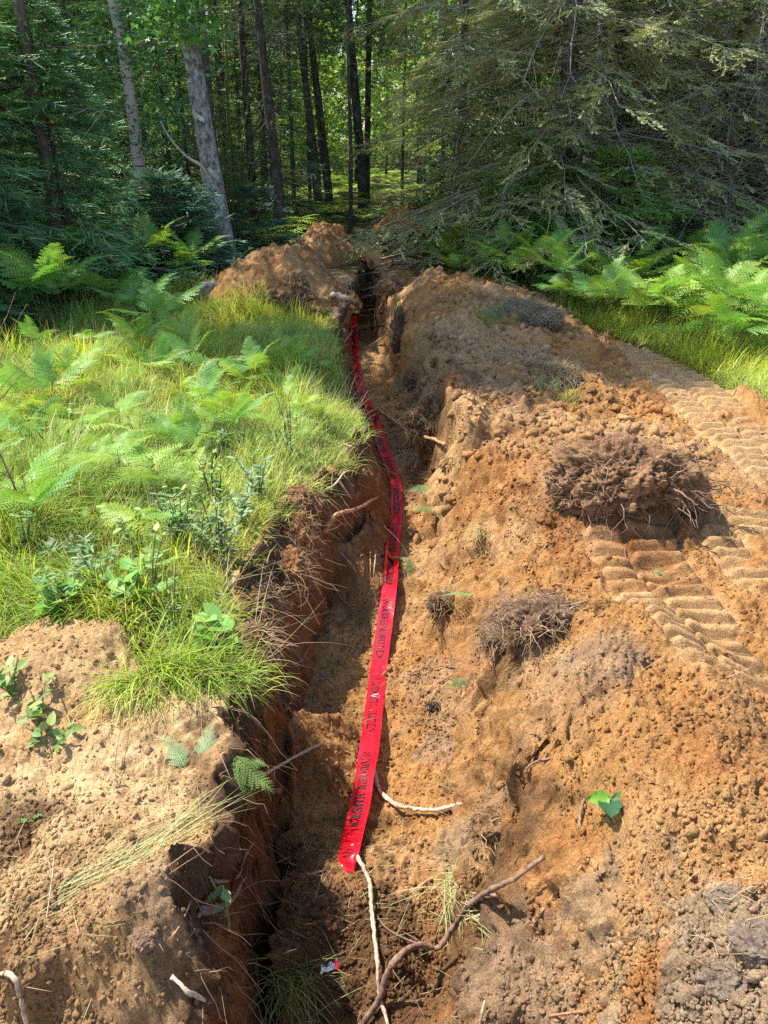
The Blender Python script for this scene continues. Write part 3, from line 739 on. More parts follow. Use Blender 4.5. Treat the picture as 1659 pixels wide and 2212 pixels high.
def fern_parts(seed, hgt, size, nf, fresh):
    """a bracken: one stem, fronds as separate meshes at the fork"""
    r = np.random.default_rng(seed)
    base = np.array((.23, .40, .055)) if fresh else np.array((.16, .33, .06))
    top = np.array((r.uniform(-.06, .06), r.uniform(-.06, .06), hgt))
    pts = catmull([(0, 0, -.05), top * .5 + (.015, 0, 0), top], 5)
    V, Fq = tubes(pts[None], np.linspace(.004, .0022, len(pts))[None], 5)
    stem = mesh_np('fern_stem', V, Fq, M['leaf'], np.broadcast_to((.12, .10, .04), (len(V), 3)))
    fr = []
    a0 = r.uniform(0, 6.3)
    for k in range(nf):
        v, f = FR[r.integers(3)]
        up = k // 3
        az = a0 + k * 2.1 + r.uniform(-.3, .3) + .9 * up; el = r.uniform(.15, .85) + .2 * up; L = size * r.uniform(.8, 1.1) * (1 - .22 * up)
        d = np.array([(math.cos(az) * math.cos(el), math.sin(az) * math.cos(el), math.sin(el))])
        R = frames(d, np.array([r.uniform(-.3, .3)]))
        at = top - np.array((0, 0, .04)) * (2 - up) if up < 2 else top
        W, G = inst(v, f, R, at[None], np.array([L]))
        c = base * r.uniform(.8, 1.2) * np.array((r.uniform(.85, 1.3), 1, r.uniform(.8, 1.2)))
        tipb = sstep(.82, 1.0, np.linalg.norm(W - at, axis=1) / L)[:, None] * (r.uniform() < .5) * .5
        cc = (np.broadcast_to(c, W.shape) * (1 - tipb) + np.array((.36, .26, .08)) * tipb) * (1 + .18 * (noise3(W[:, 0] * 25, W[:, 1] * 25, W[:, 2] * 25, seed))[:, None])
        fr.append(mesh_np('frond', W, G, M['fern'], cc))
    return stem, fr
FERNS = [fern_parts(200 + i, h, s, nf, fresh) for i, (h, s, nf, fresh) in enumerate([(.34, .42, 3, True), (.42, .50, 4, True), (.28, .36, 3, True), (.48, .55, 5, False), (.38, .46, 4, False), (.30, .40, 3, False)])]
def place_fern(k, x, y, s, rz, label, group, tilt=(0, 0), z=None, name='bracken_fern'):
    if -2.1 < x < .2 and 7.3 < y < 13: return None          # the mound stands here
    stem, fr = FERNS[k]
    e = empty(name, (x, y, gz(x, y)[0] if z is None else z), rz); e.scale = (s, s, s); e.rotation_euler[0], e.rotation_euler[1] = tilt
    link('stem', stem, e)
    for m_ in fr: link('frond', m_, e)
    return tag(e, label, 'fern', group)
rr_l = np.random.default_rng(66)
GL = 'ferns on the grassy bank left of the trench'
# ferns that stand out on the left bank: pixel of the crown, size
for (u, v, s, k, lab) in [
    (435, 800, 1.15, 1, 'large silvery bracken in the middle of the bank, left of the bright trench-side ferns'), (500, 770, 1.0, 0, None), (400, 850, .9, 1, None), (560, 730, .9, 3, None), (480, 730, 1.0, 4, None),
    (620, 780, .8, 0, None), (665, 840, .7, 1, None), (640, 880, .8, 2, None), (680, 905, .6, 0, None), (600, 850, .7, 2, None), (670, 740, .7, 4, None), (625, 725, .8, 3, None),
    (60, 740, 1.1, 3, 'blue green bracken at the far left below the spruces'), (20, 800, 1.0, 1, None), (150, 840, 1.0, 1, None), (230, 820, .9, 0, None), (110, 890, .9, 2, None), (250, 900, 1.0, 1, None), (90, 830, .9, 0, None),
    (30, 960, 1.05, 4, 'broad bracken at the left frame edge among bare twigs'), (80, 1010, .9, 3, None), (290, 1050, .85, 1, 'lone bracken with a reddish stem in the front grass'), (360, 1010, .6, 2, None), (330, 1160, .6, 4, None),
    (180, 1090, .5, 2, None), (380, 660, 1.0, 3, None), (260, 660, 1.0, 4, None), (320, 690, 1.0, 5, None), (430, 700, .9, 3, None), (200, 700, .9, 5, None), (140, 720, .9, 4, None), (520, 680, .9, 5, None), (330, 620, 1.0, 3, None),
    (400, 630, .9, 4, None), (240, 630, .9, 5, None), (280, 740, .9, 1, None), (590, 690, .8, 4, None), (460, 660, .8, 5, None), (350, 750, .8, 0, None)]:
    # crown height of this plant above the ground
    hc = (.36, .45, .30, .52, .42, .33)[k] * s
    x, y, z = P(u, v, hc)
    s *= .66
    place_fern(k, x, y, s, U01(None, 0, 6.3), lab or 'green bracken fern among the grass of the left bank', None if lab else GL, (U01(None, -.3, .3), U01(None, -.3, .3)))
for i in range(80):
    u = rr_l.uniform(-20, 720); v = rr_l.uniform(700, 1000); hc = .28; x, y, z = P(u, v, hc)
    if x > rimx(y) - .45: continue
    place_fern(int(rr_l.integers(0, 5)), x, y, rr_l.uniform(.35, .65), rr_l.uniform(0, 6.3), 'small green fern mixed into the meadow grass left of the trench', 'small ferns in the meadow grass', (rr_l.uniform(-.35, .35), rr_l.uniform(-.35, .35)))
# ferns right: random but spaced
for i in range(48):
    y = rr_l.uniform(7.3, 10.3); x = rr_l.uniform(-.52, -.13) * y
    if x > -1.0: continue
    place_fern(int(rr_l.integers(3, 6)), x, y, rr_l.uniform(.8, 1.25), rr_l.uniform(0, 6.3), 'dark green bracken in the shade between the sunny bank and the firs', 'shaded ferns below the firs on the left', (0, rr_l.uniform(-.1, .1)))
GR = 'ferns massed on the right under the old spruces'
pts = []
rr = np.random.default_rng(77)
FERN_R = p2([(985, 640), (1060, 650), (1180, 700), (1330, 742), (1480, 770), (1600, 790), (1700, 800)]) + [(5.5, 6.5), (8, 10.3), (2.2, 12.0), (.6, 12.6)]
tries = 0
while len(pts) < 230 and tries < 20000:
    tries += 1
    y = rr.uniform(5.5, 12.6); x = rr.uniform(.4, 7.5)
    if not inpoly(np.array([x]), np.array([y]), FERN_R)[0] or not in_view(np.array([x]), np.array([y]))[0]: continue
    dmin = .23 if x > 2.3 else .27
    if any((x - a) ** 2 + (y - b) ** 2 < dmin ** 2 for a, b in pts): continue
    pts.append((x, y))
    place_fern(int(rr.integers(0, 6)), x, y, rr.uniform(.85, 1.4) * (1.0 if x > 2.4 else .9), rr.uniform(0, 6.3), 'green bracken fern massed with others below the old spruces', GR, (rr.uniform(-.12, .12), rr.uniform(-.12, .12)))
# the low ferns of the forest floor behind: one mass of fronds
n = 2600
x = U01(n, -16, 14); y = 12.5 + 26 * U01(n) ** 1.3
ok = in_view(x, y) & (np.abs(x - .3) + .0 * y > .0) & ~((np.abs(x + .2) < 1.1) & (y < 16.5))
x, y = x[ok], y[ok]; n = len(x); fv, ff = FR[2]
nf = 3
X = np.repeat(x, nf); Y = np.repeat(y, nf); Zt = gz(X, Y) + np.repeat(U01(n, .2, .5), nf); az = U01(n * nf, 0, 6.3)
simple = frond(9, 2, 9)
V, Fs = inst(simple[0], simple[1], frames(np.stack([np.cos(az), np.sin(az), U01(n * nf, .05, .5)], -1), U01(n * nf, -.3, .3)), np.stack([X, Y, Zt], -1), U01(n * nf, .35, .6))
o = link('forest_floor_ferns', MB().add(V, Fs, percol(vary((.36, .50, .07), n * nf), len(simple[0]))).mesh('forest_floor_ferns', M['fern'])); tag(o, 'low yellow green ferns covering the forest floor behind the trench', None, kind='stuff')
# ------------------------------------------------------------------ trees
TSH = MK  # (kept: masks of the ground)
def twig_template(nn=26, L=1.0, nl=.13, nw=.018, seed=0, flat=True):
    """a conifer twig of length 1 along x with needles to both sides and above"""
    r = np.random.default_rng(seed); V, F = [], []
    V += [(0, -.012, 0), (0, .012, 0), (1, 0, 0)]; F.append((0, 1, 2)); n = 3
    for i in range(nn):
        x = (i + .5) / nn; sd = (-1, 1)[i % 2]
        a = math.radians(r.uniform(35, 60)); el = r.uniform(-.1, .5) if flat else r.uniform(-1.2, 1.4)
        l = nl * r.uniform(.8, 1.15) * (1 - .35 * x)
        d = np.array((math.cos(a), math.sin(a) * sd * math.cos(el), math.sin(a) * math.sin(el)))
        s = np.array((-d[1], d[0], .3)) * nw * .5
        b = np.array((x, 0, 0)); e = b + d * l
        V += [tuple(b - s), tuple(b + s), tuple(e)]; F.append((n, n + 1, n + 2)); n += 3
    return np.array(V), np.array(F)
TW = [twig_template(30, seed=1, nw=.07), twig_template(28, seed=2, nl=.18, nw=.07, flat=False), twig_template(14, seed=3, nl=.26, nw=.10, flat=False)]

def conifer(seed, H, R, z0, nb, ntw, tw, twl, cols, droop=.25, trunk_r=.05, topz=None, power=.8, gaps=0.0, tilt=.35, lean=(0, 0), second=True, woodcol=(.16, .13, .10)):
    """-> (trunk verts...), (branch mesh pieces), (needle pieces); base at the origin"""
    r = np.random.default_rng(seed)
    topz = topz or H
    zz = np.linspace(-.1, topz, 14)
    tp = np.stack([lean[0] * zz / H + .02 * np.sin(zz * 1.3 + seed), lean[1] * zz / H + .02 * np.cos(zz * 1.1), zz], -1)
    rad = trunk_r * (1.02 - .95 * np.clip(zz / H, 0, 1)) * np.where(zz < .2, 1.3, 1)
    tv, tf = tubes(tp[None], rad[None], 10)
    # boughs
    h = z0 + (topz - z0) * np.sort(r.uniform(0, 1, nb) ** (1.15)); 
    az = np.arange(nb) * 2.4 + r.uniform(-.4, .4, nb)
    L = R * np.clip(1 - (h - z0) / (H - z0), .03, 1) ** power * r.uniform(.7, 1.15, nb) + .08
    el = tilt * (h / H) - .1 + r.uniform(-.12, .12, nb)
    k = 7; s = np.linspace(0, 1, k)
    d = np.stack([np.cos(az), np.sin(az)], -1)
    rr_ = L[:, None] * s[None]
    zc = h[:, None] + np.tan(el)[:, None] * rr_ - droop * L[:, None] * s[None] ** 2 + .10 * L[:, None] * s[None] ** 4
    bx = lean[0] * h / H; by = lean[1] * h / H
    wob = np.cumsum(r.normal(0, .02, (nb, k, 2)) * L[:, None, None], 1)
    Bp = np.stack([bx[:, None] + d[:, 0:1] * rr_ + wob[..., 0], by[:, None] + d[:, 1:2] * rr_ + wob[..., 1], zc], -1)
    bv, bf = tubes(Bp, np.outer(.003 + .007 * L / R * (trunk_r / .05) ** .5, np.linspace(1, .25, k)), 3)
    # side shoots along each bough, in its plane
    T, D, S = [], [], []
    if second: 
        m = ntw
        u = r.uniform(.12, 1.0, (nb, m)) ** .8
        i0 = np.clip((u * (k - 1)).astype(int), 0, k - 2); fr = u * (k - 1) - i0
        bi = np.arange(nb)[:, None]
        pos = Bp[bi, i0] * (1 - fr[..., None]) + Bp[bi, i0 + 1] * fr[..., None]
        tan = Bp[bi, i0 + 1] - Bp[bi, i0]; tan /= np.linalg.norm(tan, axis=2, keepdims=True) + 1e-9
        sd = np.where(r.uniform(size=(nb, m)) < .5, -1, 1)
        side = np.stack([-d[:, 1:2] * sd, d[:, 0:1] * sd, 0 * sd], -1)
        a = np.radians(r.uniform(25, 60, (nb, m)))[..., None]
        dd = tan * np.cos(a) + side * np.sin(a) + np.array((0, 0, 1)) * r.normal(-.08, .16, (nb, m, 1))
        sl = (.12 + .38 * L[:, None] * (1 - .75 * u)) * r.uniform(.6, 1.1, (nb, m))
        keep = r.uniform(size=(nb, m)) > gaps
        pos, dd, sl = pos[keep], dd[keep], sl[keep]
        dd /= np.linalg.norm(dd, axis=1, keepdims=True)
        # shoots carry twigs
        q = np.maximum(2, np.round(sl / (twl * .26)).astype(int))
        idx_ = np.repeat(np.arange(len(sl)), q); w = r.uniform(0, 1, len(idx_))
        t3 = pos[idx_] + dd[idx_] * (sl[idx_] * w)[:, None]; t3[:, 2] -= .15 * sl[idx_] * w ** 2
        s2 = np.where(r.uniform(size=len(idx_)) < .5, -1, 1)[:, None]
        perp = np.cross(dd[idx_], (0, 0, 1.)) * s2
        d3 = dd[idx_] + perp * r.uniform(.2, 1.0, (len(idx_), 1)) + np.array((0, 0, 1)) * r.normal(-.05, .18, (len(idx_), 1))
        T, D, S = t3, d3, twl * r.uniform(.6, 1.15, len(idx_))
        sh = np.stack([pos, pos + dd * sl[:, None] * .5, pos + dd * sl[:, None] - np.array((0, 0, .15)) * sl[:, None]], 1)
        sv, sf = tubes(sh, np.outer(np.full(len(sh), .0022 + .0005 * H / 5), (1, .7, .3)), 3)
    V, Fs = inst(TW[tw][0], TW[tw][1], frames(D, r.uniform(-.35, .35, len(T))), T, S)
    c0, c1 = cols
    n = len(T); f = np.clip(.5 + .5 * fbm(T[:, 0] * 2.2, T[:, 1] * 2.2, T[:, 2] * 2.2, 3, seed) + r.uniform(-.25, .25, n), 0, 1)[:, None]
    C = (np.array(c0) * (1 - f) + np.array(c1) * f) * r.uniform(.75, 1.25, (n, 1))
    wood = MB(); wood.add(bv, bf, np.broadcast_to(woodcol, (len(bv), 3)) * r.uniform(.7, 1.3, (len(bv), 1))); wood.add(sv, sf, np.broadcast_to(woodcol, (len(sv), 3)))
    need = MB(); need.add(V, Fs, percol(C, len(TW[tw][0])))
    return (tv, tf), wood, need

def put_conifer(name, loc, mats, label, cat='tree', group=None, rz=0, trunk_mat=None, **kw):
    (tv, tf), wood, need = conifer(**kw)
    e = empty(name, loc, rz)
    link('trunk', mesh_np('trunk', tv, tf, trunk_mat or M['bark_dark'], None, True), e)
    link('branches', wood.mesh('branches', M['twig']), e)
    link('crown', need.mesh('crown', M['needle']), e)
    return tag(e, label, cat, group)
FIRC = ((.10, .24, .09), (.26, .48, .17))
G = lambda x, y: (x, y, gz(x, y)[0])
put_conifer('fir_tree', G(-4.75, 8.9), None, 'tall blue green young fir at the left edge with its tip near the top', seed=301, H=4.5, R=1.7, z0=.1, nb=170, ntw=18, tw=0, twl=.16, cols=FIRC, trunk_r=.05)
put_conifer('fir_tree', G(-3.75, 9.6), None, 'bushy young fir in front of the birch on the left', seed=302, H=3.0, R=1.15, z0=.1, nb=150, ntw=17, tw=0, twl=.15, cols=FIRC, trunk_r=.045)
put_conifer('fir_tree', G(-4.45, 8.0), None, 'low wide fir with bright bough tips at the left above the shaded ferns', seed=303, H=2.4, R=1.35, z0=.05, nb=130, ntw=18, tw=0, twl=.14, cols=((.06, .14, .055), (.12, .24, .09)), trunk_r=.04)
put_conifer('fir_tree', G(-6.1, 10.6), None, 'big dark fir half outside the left edge behind the young fir', seed=304, H=7.5, R=2.0, z0=.3, topz=5.2, nb=150, ntw=18, tw=0, twl=.17, cols=FIRC, trunk_r=.08)
put_conifer('fir_tree', G(-2.9, 10.9), None, 'squat dark spruce filling the gap between birch and grey trunk', seed=305, H=1.2, R=1.15, z0=.02, nb=120, ntw=17, tw=0, twl=.14, cols=((.06, .15, .09), (.13, .28, .15)), trunk_r=.04, tilt=.8)
put_conifer('fir_tree', G(-1.95, 12.3), None, 'tiny shaded fir between the grey leaning trunk and the slim dark trunk', seed=306, H=1.0, R=.75, z0=.05, nb=50, ntw=12, tw=0, twl=.13, cols=((.06, .15, .08), (.12, .25, .12)), trunk_r=.02, tilt=.8)
put_conifer('fir_tree', G(-3.4, 14.5), None, 'thin fir behind the birch with sparse boughs', seed=307, H=4.5, R=1.4, z0=.3, nb=120, ntw=12, tw=0, twl=.2, cols=((.09, .19, .08), (.22, .36, .11)), trunk_r=.05)

# the old spruces on the right: grey, twiggy, drooping
OLDC = ((.25, .29, .13), (.44, .46, .22))
def old_spruce(x, y, seed, H, R, z0, nb, label, trunk_r=.13, cols=OLDC, gaps=.1, dead=38, tw=1, ntw=14, topz=5.4, twl=.18):
    (tv, tf), wood, need = conifer(seed=seed, H=H, R=R, z0=z0, nb=nb, ntw=ntw, tw=tw, twl=twl, cols=cols, droop=.30, trunk_r=trunk_r, topz=topz, power=.5, gaps=gaps, tilt=.15, woodcol=(.30, .25, .18))
    r = np.random.default_rng(seed + 5)
    e = empty('old_spruce', G(x, y), 0)
    link('trunk', mesh_np('trunk', tv, tf, M['bark_dark'], None, True), e)
    link('branches', wood.mesh('branches', M['twig']), e)
    link('crown', need.mesh('crown', M['needle']), e)
    # dead lichen-grey limbs with forked ends, each limb a part
    if dead:
        mb = MB()
        for i in range(dead):
            a = r.uniform(-2.9, -.2); h = r.uniform(.6, 4.0); L = r.uniform(.5, 1.0) * R * 1.05
            k = 9; s = np.linspace(0, 1, k)[:, None]; d = np.array((math.cos(a), math.sin(a), 0))
            p = np.array((0, 0, h)) + d * L * s + np.array((0, 0, 1)) * (.05 * s - r.uniform(.1, .6) * s * s) * L + np.cumsum(r.normal(0, .018, (k, 3)), 0)
            V, Fq = tubes(p[None], (np.linspace(.013, .003, k) * r.uniform(.6, 1.2))[None], 4); g0 = r.uniform(.8, 1.3)
            mb.add(V, Fq, np.broadcast_to(np.array((.27, .27, .24)) * g0, V.shape))
            m = 34; u = r.integers(2, k, m); dd = d * .7 + r.normal(0, .6, (m, 3)); dd[:, 2] -= .35
            l = r.uniform(.08, .38, m)[:, None, None]; ss = np.linspace(0, 1, 4)[None, :, None]
            q = p[u][:, None] + dd[:, None] * l * ss + np.cumsum(r.normal(0, .012, (m, 4, 3)), 1)
            V, Fq = tubes(q, np.outer(r.uniform(.0015, .0035, m), (1, .8, .6, .3)), 3)
            mb.add(V, Fq, percol(vary((.25, .235, .20), m), 12) * g0)
        link('dead_limbs', mb.mesh('dead_limbs', M['twig']), e)
    return tag(e, label, 'tree')
old_spruce(2.35, 11.3, 401, 11, 2.5, .9, 165, 'big old spruce right of centre with its dark trunk half hidden', .13, gaps=.05)
old_spruce(3.15, 11.9, 402, 10, 1.9, .9, 120, 'second old spruce just right of the big one, dark trunk between drooping boughs', .11, gaps=.15)
old_spruce(4.6, 11.4, 403, 10, 2.1, .5, 120, 'half dead old spruce with bare lichen covered limbs above the right ferns', .14, gaps=.5, dead=80)
old_spruce(6.3, 11.6, 404, 11, 2.3, .4, 150, 'old spruce at the right edge with boughs reaching down to the ferns', .14, gaps=.2)
old_spruce(5.6, 13.6, 405, 11, 2.4, .3, 100, 'dark old spruce behind the half dead one on the right', .14, gaps=.15, dead=20)
old_spruce(8.2, 13.2, 406, 11, 2.6, .3, 100, 'farthest right old spruce beyond the frame edge spruce', .14, gaps=.1, dead=15)
old_spruce(1.25, 14.2, 407, 9, 1.5, 1.6, 70, 'grey spruce with thin fanning boughs above the distant soil piles', .08, gaps=.35, dead=25)
old_spruce(3.9, 14.6, 408, 11, 2.2, .3, 100, 'dense shaded spruce filling the gap behind the two old spruces', .12, gaps=.1, dead=10)
put_conifer('fir_tree', G(1.85, 10.6), None, 'green young fir under the big old spruce above the ferns', seed=411, H=1.7, R=1.15, z0=.03, nb=120, ntw=17, tw=0, twl=.15, cols=((.13, .27, .06), (.30, .48, .12)), trunk_r=.035, tilt=.7)
put_conifer('fir_tree', G(2.9, 10.2), None, 'leafy young fir beside a round leaved bush below the second old spruce', seed=412, H=1.5, R=1.15, z0=.05, nb=110, ntw=15, tw=0, twl=.15, cols=((.13, .27, .06), (.28, .46, .12)), trunk_r=.03, tilt=.7)

# more firs that close the gaps of the forest edge, copies of the thin fir
src = [o for o in bpy.data.objects if o.get('label') == 'thin fir behind the birch with sparse boughs'][0]
for i, (x, y, s) in enumerate([(-5.3, 12.9, 1.1), (-6.9, 13.8, 1.25), (-8.6, 15.2, 1.3), (-4.6, 16.4, 1.2), (-2.4, 17.0, .95), (-6.2, 17.6, 1.3), (-9.6, 18.5, 1.4), (2.6, 16.0, 1.2), (1.5, 17.6, .9), (4.7, 16.6, 1.3), (6.8, 16.0, 1.4), (8.8, 16.4, 1.4), (3.6, 13.0, .8), (5.4, 12.6, .75), (7.3, 12.4, .85)]):
    o = copy_tree(src); o.location = G(x, y); o.scale = (s, s, s); o.rotation_euler[2] = i * 1.7
    tag(o, 'green fir closing a gap in the forest edge behind the nearer trees', 'tree', 'firs filling the forest edge')

# trunks
def trunk_obj(pts, r0, r1, mat, sides=14, wob=.06):
    p = catmull(pts, 6); k = len(p)
    R = np.linspace(r0, r1, k); R[0] *= 1.35; R[1] *= 1.12
    V, Fq = tubes(p[None], R[None], sides)
    n = fbm(V[:, 0] * 6, V[:, 1] * 6, V[:, 2] * 2.5, 4, 3)
    c = np.repeat(p, sides, axis=0); V = c + (V - c) * (1 + wob * n)[:, None]
    return V, Fq
def leaves_cloud(centres, rad, per, size, tmpl, cols, seed=0, flat=.6):
    r = np.random.default_rng(seed); C = np.repeat(np.asarray(centres, float), per, axis=0); n = len(C)
    T = C + r.normal(0, 1, (n, 3)) * np.asarray(rad); az = r.uniform(0, 6.3, n)
    D = np.stack([np.cos(az), np.sin(az), r.normal(-.35, flat, n)], -1)
    V, Fs = inst(tmpl[0], tmpl[1], frames(D, r.normal(0, .5, n)), T, size * r.uniform(.6, 1.15, n))
    f = r.uniform(0, 1, (n, 1)); col = (np.array(cols[0]) * (1 - f) + np.array(cols[1]) * f) * r.uniform(.8, 1.2, (n, 1))
    return V, Fs, percol(col, len(tmpl[0]))
OV, MP = leaf_ovate(), leaf_maple()
SUNL = ((.18, .36, .05), (.36, .52, .08)); SHL = ((.09, .22, .07), (.18, .34, .09))  # sunlit and shaded leaves: the light is put into these colours

def at(U, V, Y):            # point on the view ray at distance Y ahead
    d = ray(U, V); t = Y / d[1]; return np.array((d[0] * t, Y, CAM_H + d[2] * t))
# grey lichen covered trunk leaning left, forked dead limb
bx, by, bz = G(-2.19, 11.4)
e = empty('grey_tree', (bx, by, bz)); o3 = np.array((bx, by, bz))
top = at(395, 0, 11.5) - o3; pts = [(0, 0, -.15), at(492, 560, 11.4) - o3, at(468, 440, 11.42) - o3, at(440, 270, 11.45) - o3, top, top * 1.6, (top[0] * 3.2, .6, 10.5)]
V, Fq = trunk_obj(pts, .175, .07, None, 18)
link('trunk', mesh_np('trunk', V, Fq, M['bark_grey'], None, True), e)
p = catmull([at(462, 420, 11.35) - o3, at(440, 365, 11.3) - o3, at(405, 340, 11.2) - o3, at(372, 305, 11.1) - o3, at(346, 262, 11.05) - o3], 6)
V, Fq = tubes(p[None], np.linspace(.026, .008, len(p))[None], 7)
link('dead_limb', mesh_np('dead_limb', V, Fq, M['pale'], None, True), e)
cen = [at(400 + random.uniform(-70, 70), random.uniform(-60, 80), 11.2) - o3 for _ in range(26)] + [(random.gauss(-.9, 1.0), random.gauss(.1, .8), random.uniform(5, 11)) for _ in range(150)]
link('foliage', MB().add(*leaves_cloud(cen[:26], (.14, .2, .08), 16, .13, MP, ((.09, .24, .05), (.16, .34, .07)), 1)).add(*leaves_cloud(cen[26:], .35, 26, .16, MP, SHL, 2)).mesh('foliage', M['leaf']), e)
tag(e, 'thick grey lichen spotted trunk leaning left with one bare pale limb', 'tree')

# birch with the orange blaze
bx, by, bz = G(-3.72, 12.8); o3 = np.array((bx, by, bz)); e = empty('birch_tree', (bx, by, bz))
pts = [(0, 0, -.1), at(312, 470, 12.8) - o3, at(300, 360, 12.8) - o3, at(283, 220, 12.85) - o3, at(262, 90, 12.9) - o3, at(236, -30, 12.9) - o3, at(150, -500, 13) - o3]
V, Fq = trunk_obj(pts, .115, .05, None, 14, .04)
m, t, b = new_mat('birch_bark'); co = objco(t); mp = N(t, 'ShaderNodeMapping'); mp.inputs['Scale'].default_value = (1.2, 1.2, 5); t.links.new(co, mp.inputs[0])
c = mixc(t, (.52, .44, .38), (.08, .06, .05), ramp(t, nz(t, mp.outputs[0], 4.5, 6, .7), .56, .62)); c = mixc(t, c, (.30, .17, .11), ramp(t, nz(t, co, 3, 4), .58, .66))
t.links.new(c, b.inputs['Base Color']); b.inputs['Roughness'].default_value = .7; M['birch'] = m
link('trunk', mesh_np('trunk', V, Fq, M['birch'], None, True), e)
# the bare orange patch where bark was peeled: a thin shell proud of the trunk
m, t, b = new_mat('orange_wood'); t.links.new(mixc(t, (.55, .16, .03), (.30, .08, .02), ramp(t, nz(t, objco(t), 14, 5), .45, .6)), b.inputs['Base Color']); b.inputs['Roughness'].default_value = .8; M['orange'] = m
pc = at(307, 424, 12.72) - o3
th = np.linspace(-1.25, 1.25, 12); zz = np.linspace(-.075, .075, 7); axis = at(307, 424, 12.8) - o3
V = np.array([(axis[0] + .112 * math.sin(a), axis[1] - .112 * math.cos(a), axis[2] + z * (1 - .25 * abs(a)) + .015 * math.sin(a * 5)) for z in zz for a in th]); ii = np.arange(84).reshape(7, 12)
link('peeled_patch', mesh_np('peeled_patch', V, np.stack([ii[:-1, :-1], ii[:-1, 1:], ii[1:, 1:], ii[1:, :-1]], -1).reshape(-1, 4), M['orange'], None, True), e)
cen = [at(random.uniform(200, 420), random.uniform(-40, 330), random.uniform(12, 13.6)) - o3 for _ in range(90)] + [(random.gauss(-.8, 1.1), random.gauss(0, 1.), random.uniform(4.5, 10)) for _ in range(110)]
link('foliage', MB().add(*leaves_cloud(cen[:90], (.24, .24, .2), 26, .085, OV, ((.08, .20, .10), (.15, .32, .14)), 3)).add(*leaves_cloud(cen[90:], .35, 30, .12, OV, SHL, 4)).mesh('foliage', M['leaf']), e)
tag(e, 'pinkish white birch with an orange peeled patch low on its trunk', 'tree')

# slim dark trunks that can be told apart: base px, top px, distance, radii
def dead_twigs(mb, r, axis_pts, n, Lmax, col=(.13, .11, .09)):
    ap = np.asarray(axis_pts); u = r.uniform(.08, 1, n) * (len(ap) - 1); i = np.clip(u.astype(int), 0, len(ap) - 2); f = (u - i)[:, None]
    st = ap[i] * (1 - f) + ap[i + 1] * f; az = r.uniform(0, 6.3, n); L = r.uniform(.25, 1, n) * Lmax; s = np.linspace(0, 1, 5)
    d = np.stack([np.cos(az), np.sin(az), r.normal(-.12, .25, n)], -1)
    p = st[:, None] + d[:, None] * (L[:, None] * s)[..., None] + np.cumsum(r.normal(0, .02, (n, 5, 3)), 1)
    V, Fq = tubes(p, np.outer(r.uniform(.004, .010, n), (1, .8, .6, .45, .25)), 3); mb.add(V, Fq, np.broadcast_to(col, V.shape))
    m = n * 4; j = np.repeat(np.arange(n), 4); k = r.integers(1, 5, m); az = r.uniform(0, 6.3, m); l = L[j] * r.uniform(.15, .45, m)
    d2 = np.stack([np.cos(az), np.sin(az), r.normal(-.2, .4, m)], -1); q = p[j, k][:, None] + (d2 * l[:, None])[:, None] * np.linspace(0, 1, 3)[None, :, None]
    V, Fq = tubes(q, np.outer(r.uniform(.002, .005, m), (1, .7, .4)), 3); mb.add(V, Fq, np.broadcast_to(col, V.shape))
    return p
def slim_tree(bU, bV, tU, Y, r0, label, seed, crown=True, leafy=None, group=None, name='slim_spruce', top=12.0, tw=40):
    r = np.random.default_rng(seed); b = at(bU, bV, Y); b[2] = gz(b[0], b[1])[0]; T = at(tU, 0, Y + .1) - b
    pts = [np.array((0, 0, -.15)), T * .35 + np.array((r.normal(0, .02), 0, 0)), T * .7, T, T / T[2] * top * .75, T / T[2] * top]
    e = empty(name, tuple(b)); V, Fq = trunk_obj(pts, r0, r0 * .25, None, 12)
    link('trunk', mesh_np('trunk', V, Fq, M['bark_dark'], None, True), e)
    mb = MB(); p = dead_twigs(mb, r, [pts[0] + np.array((0, 0, .6)), pts[1], pts[2], pts[3]], tw, 1.0)
    link('dead_branches', mb.mesh('dead_branches', M['twig']), e)
    if crown:
        n = 260; h = r.uniform(.30, 1, n); az = r.uniform(0, 6.3, n); L = 1.5 * (1.08 - h) ** .7 * r.uniform(.3, 1, n)
        base = (T / T[2] * top)[None] * h[:, None]; c = base + np.stack([np.cos(az) * L, np.sin(az) * L, -.25 * L], -1)
        j = np.repeat(np.arange(n), 16); Tn = c[j] + r.normal(0, .13, (len(j), 3)); D = np.stack([np.cos(az[j]), np.sin(az[j]), r.normal(-.2, .3, len(j))], -1) + r.normal(0, .5, (len(j), 3))
        V, Fs = inst(TW[2][0], TW[2][1], frames(D, r.uniform(-1, 1, len(j))), Tn, r.uniform(.14, .26, len(j)))
        link('crown', MB().add(V, Fs, percol(vary((.14, .20, .09), len(j), .3), len(TW[2][0]))).mesh('crown', M['needle']), e)
    return tag(e, label, 'tree', group)
SL = [((612, 548, 556, 13.6, .105), 'straight dark trunk standing just behind the left soil mound'),
      ((512, 485, 458, 18, .14), 'dark trunk right behind the grey leaning trunk'),
      ((637, 478, 618, 19, .055), 'thin dark stem to the right of the straight dark trunk'),
      ((692, 470, 640, 19.5, .11), 'left trunk of the leaning dark pair behind the far mound'),
      ((716, 462, 662, 20, .11), 'right trunk of the leaning dark pair behind the far mound'),
      ((756, 492, 752, 16.2, .045), 'thin crooked dead stem rising from the top of the far mound'),
      ((787, 462, 752, 20.5, .13), 'thick almost black trunk in the middle of the forest'),
      ((868, 440, 878, 22, .05), 'thin dark stem right of the thick black trunk'),
      ((905, 440, 897, 24, .07), 'pale barked slim trunk above the distant soil piles'),
      ((997, 520, 1010, 14.6, .05), 'thin dark stem in front of the distant soil pile')]
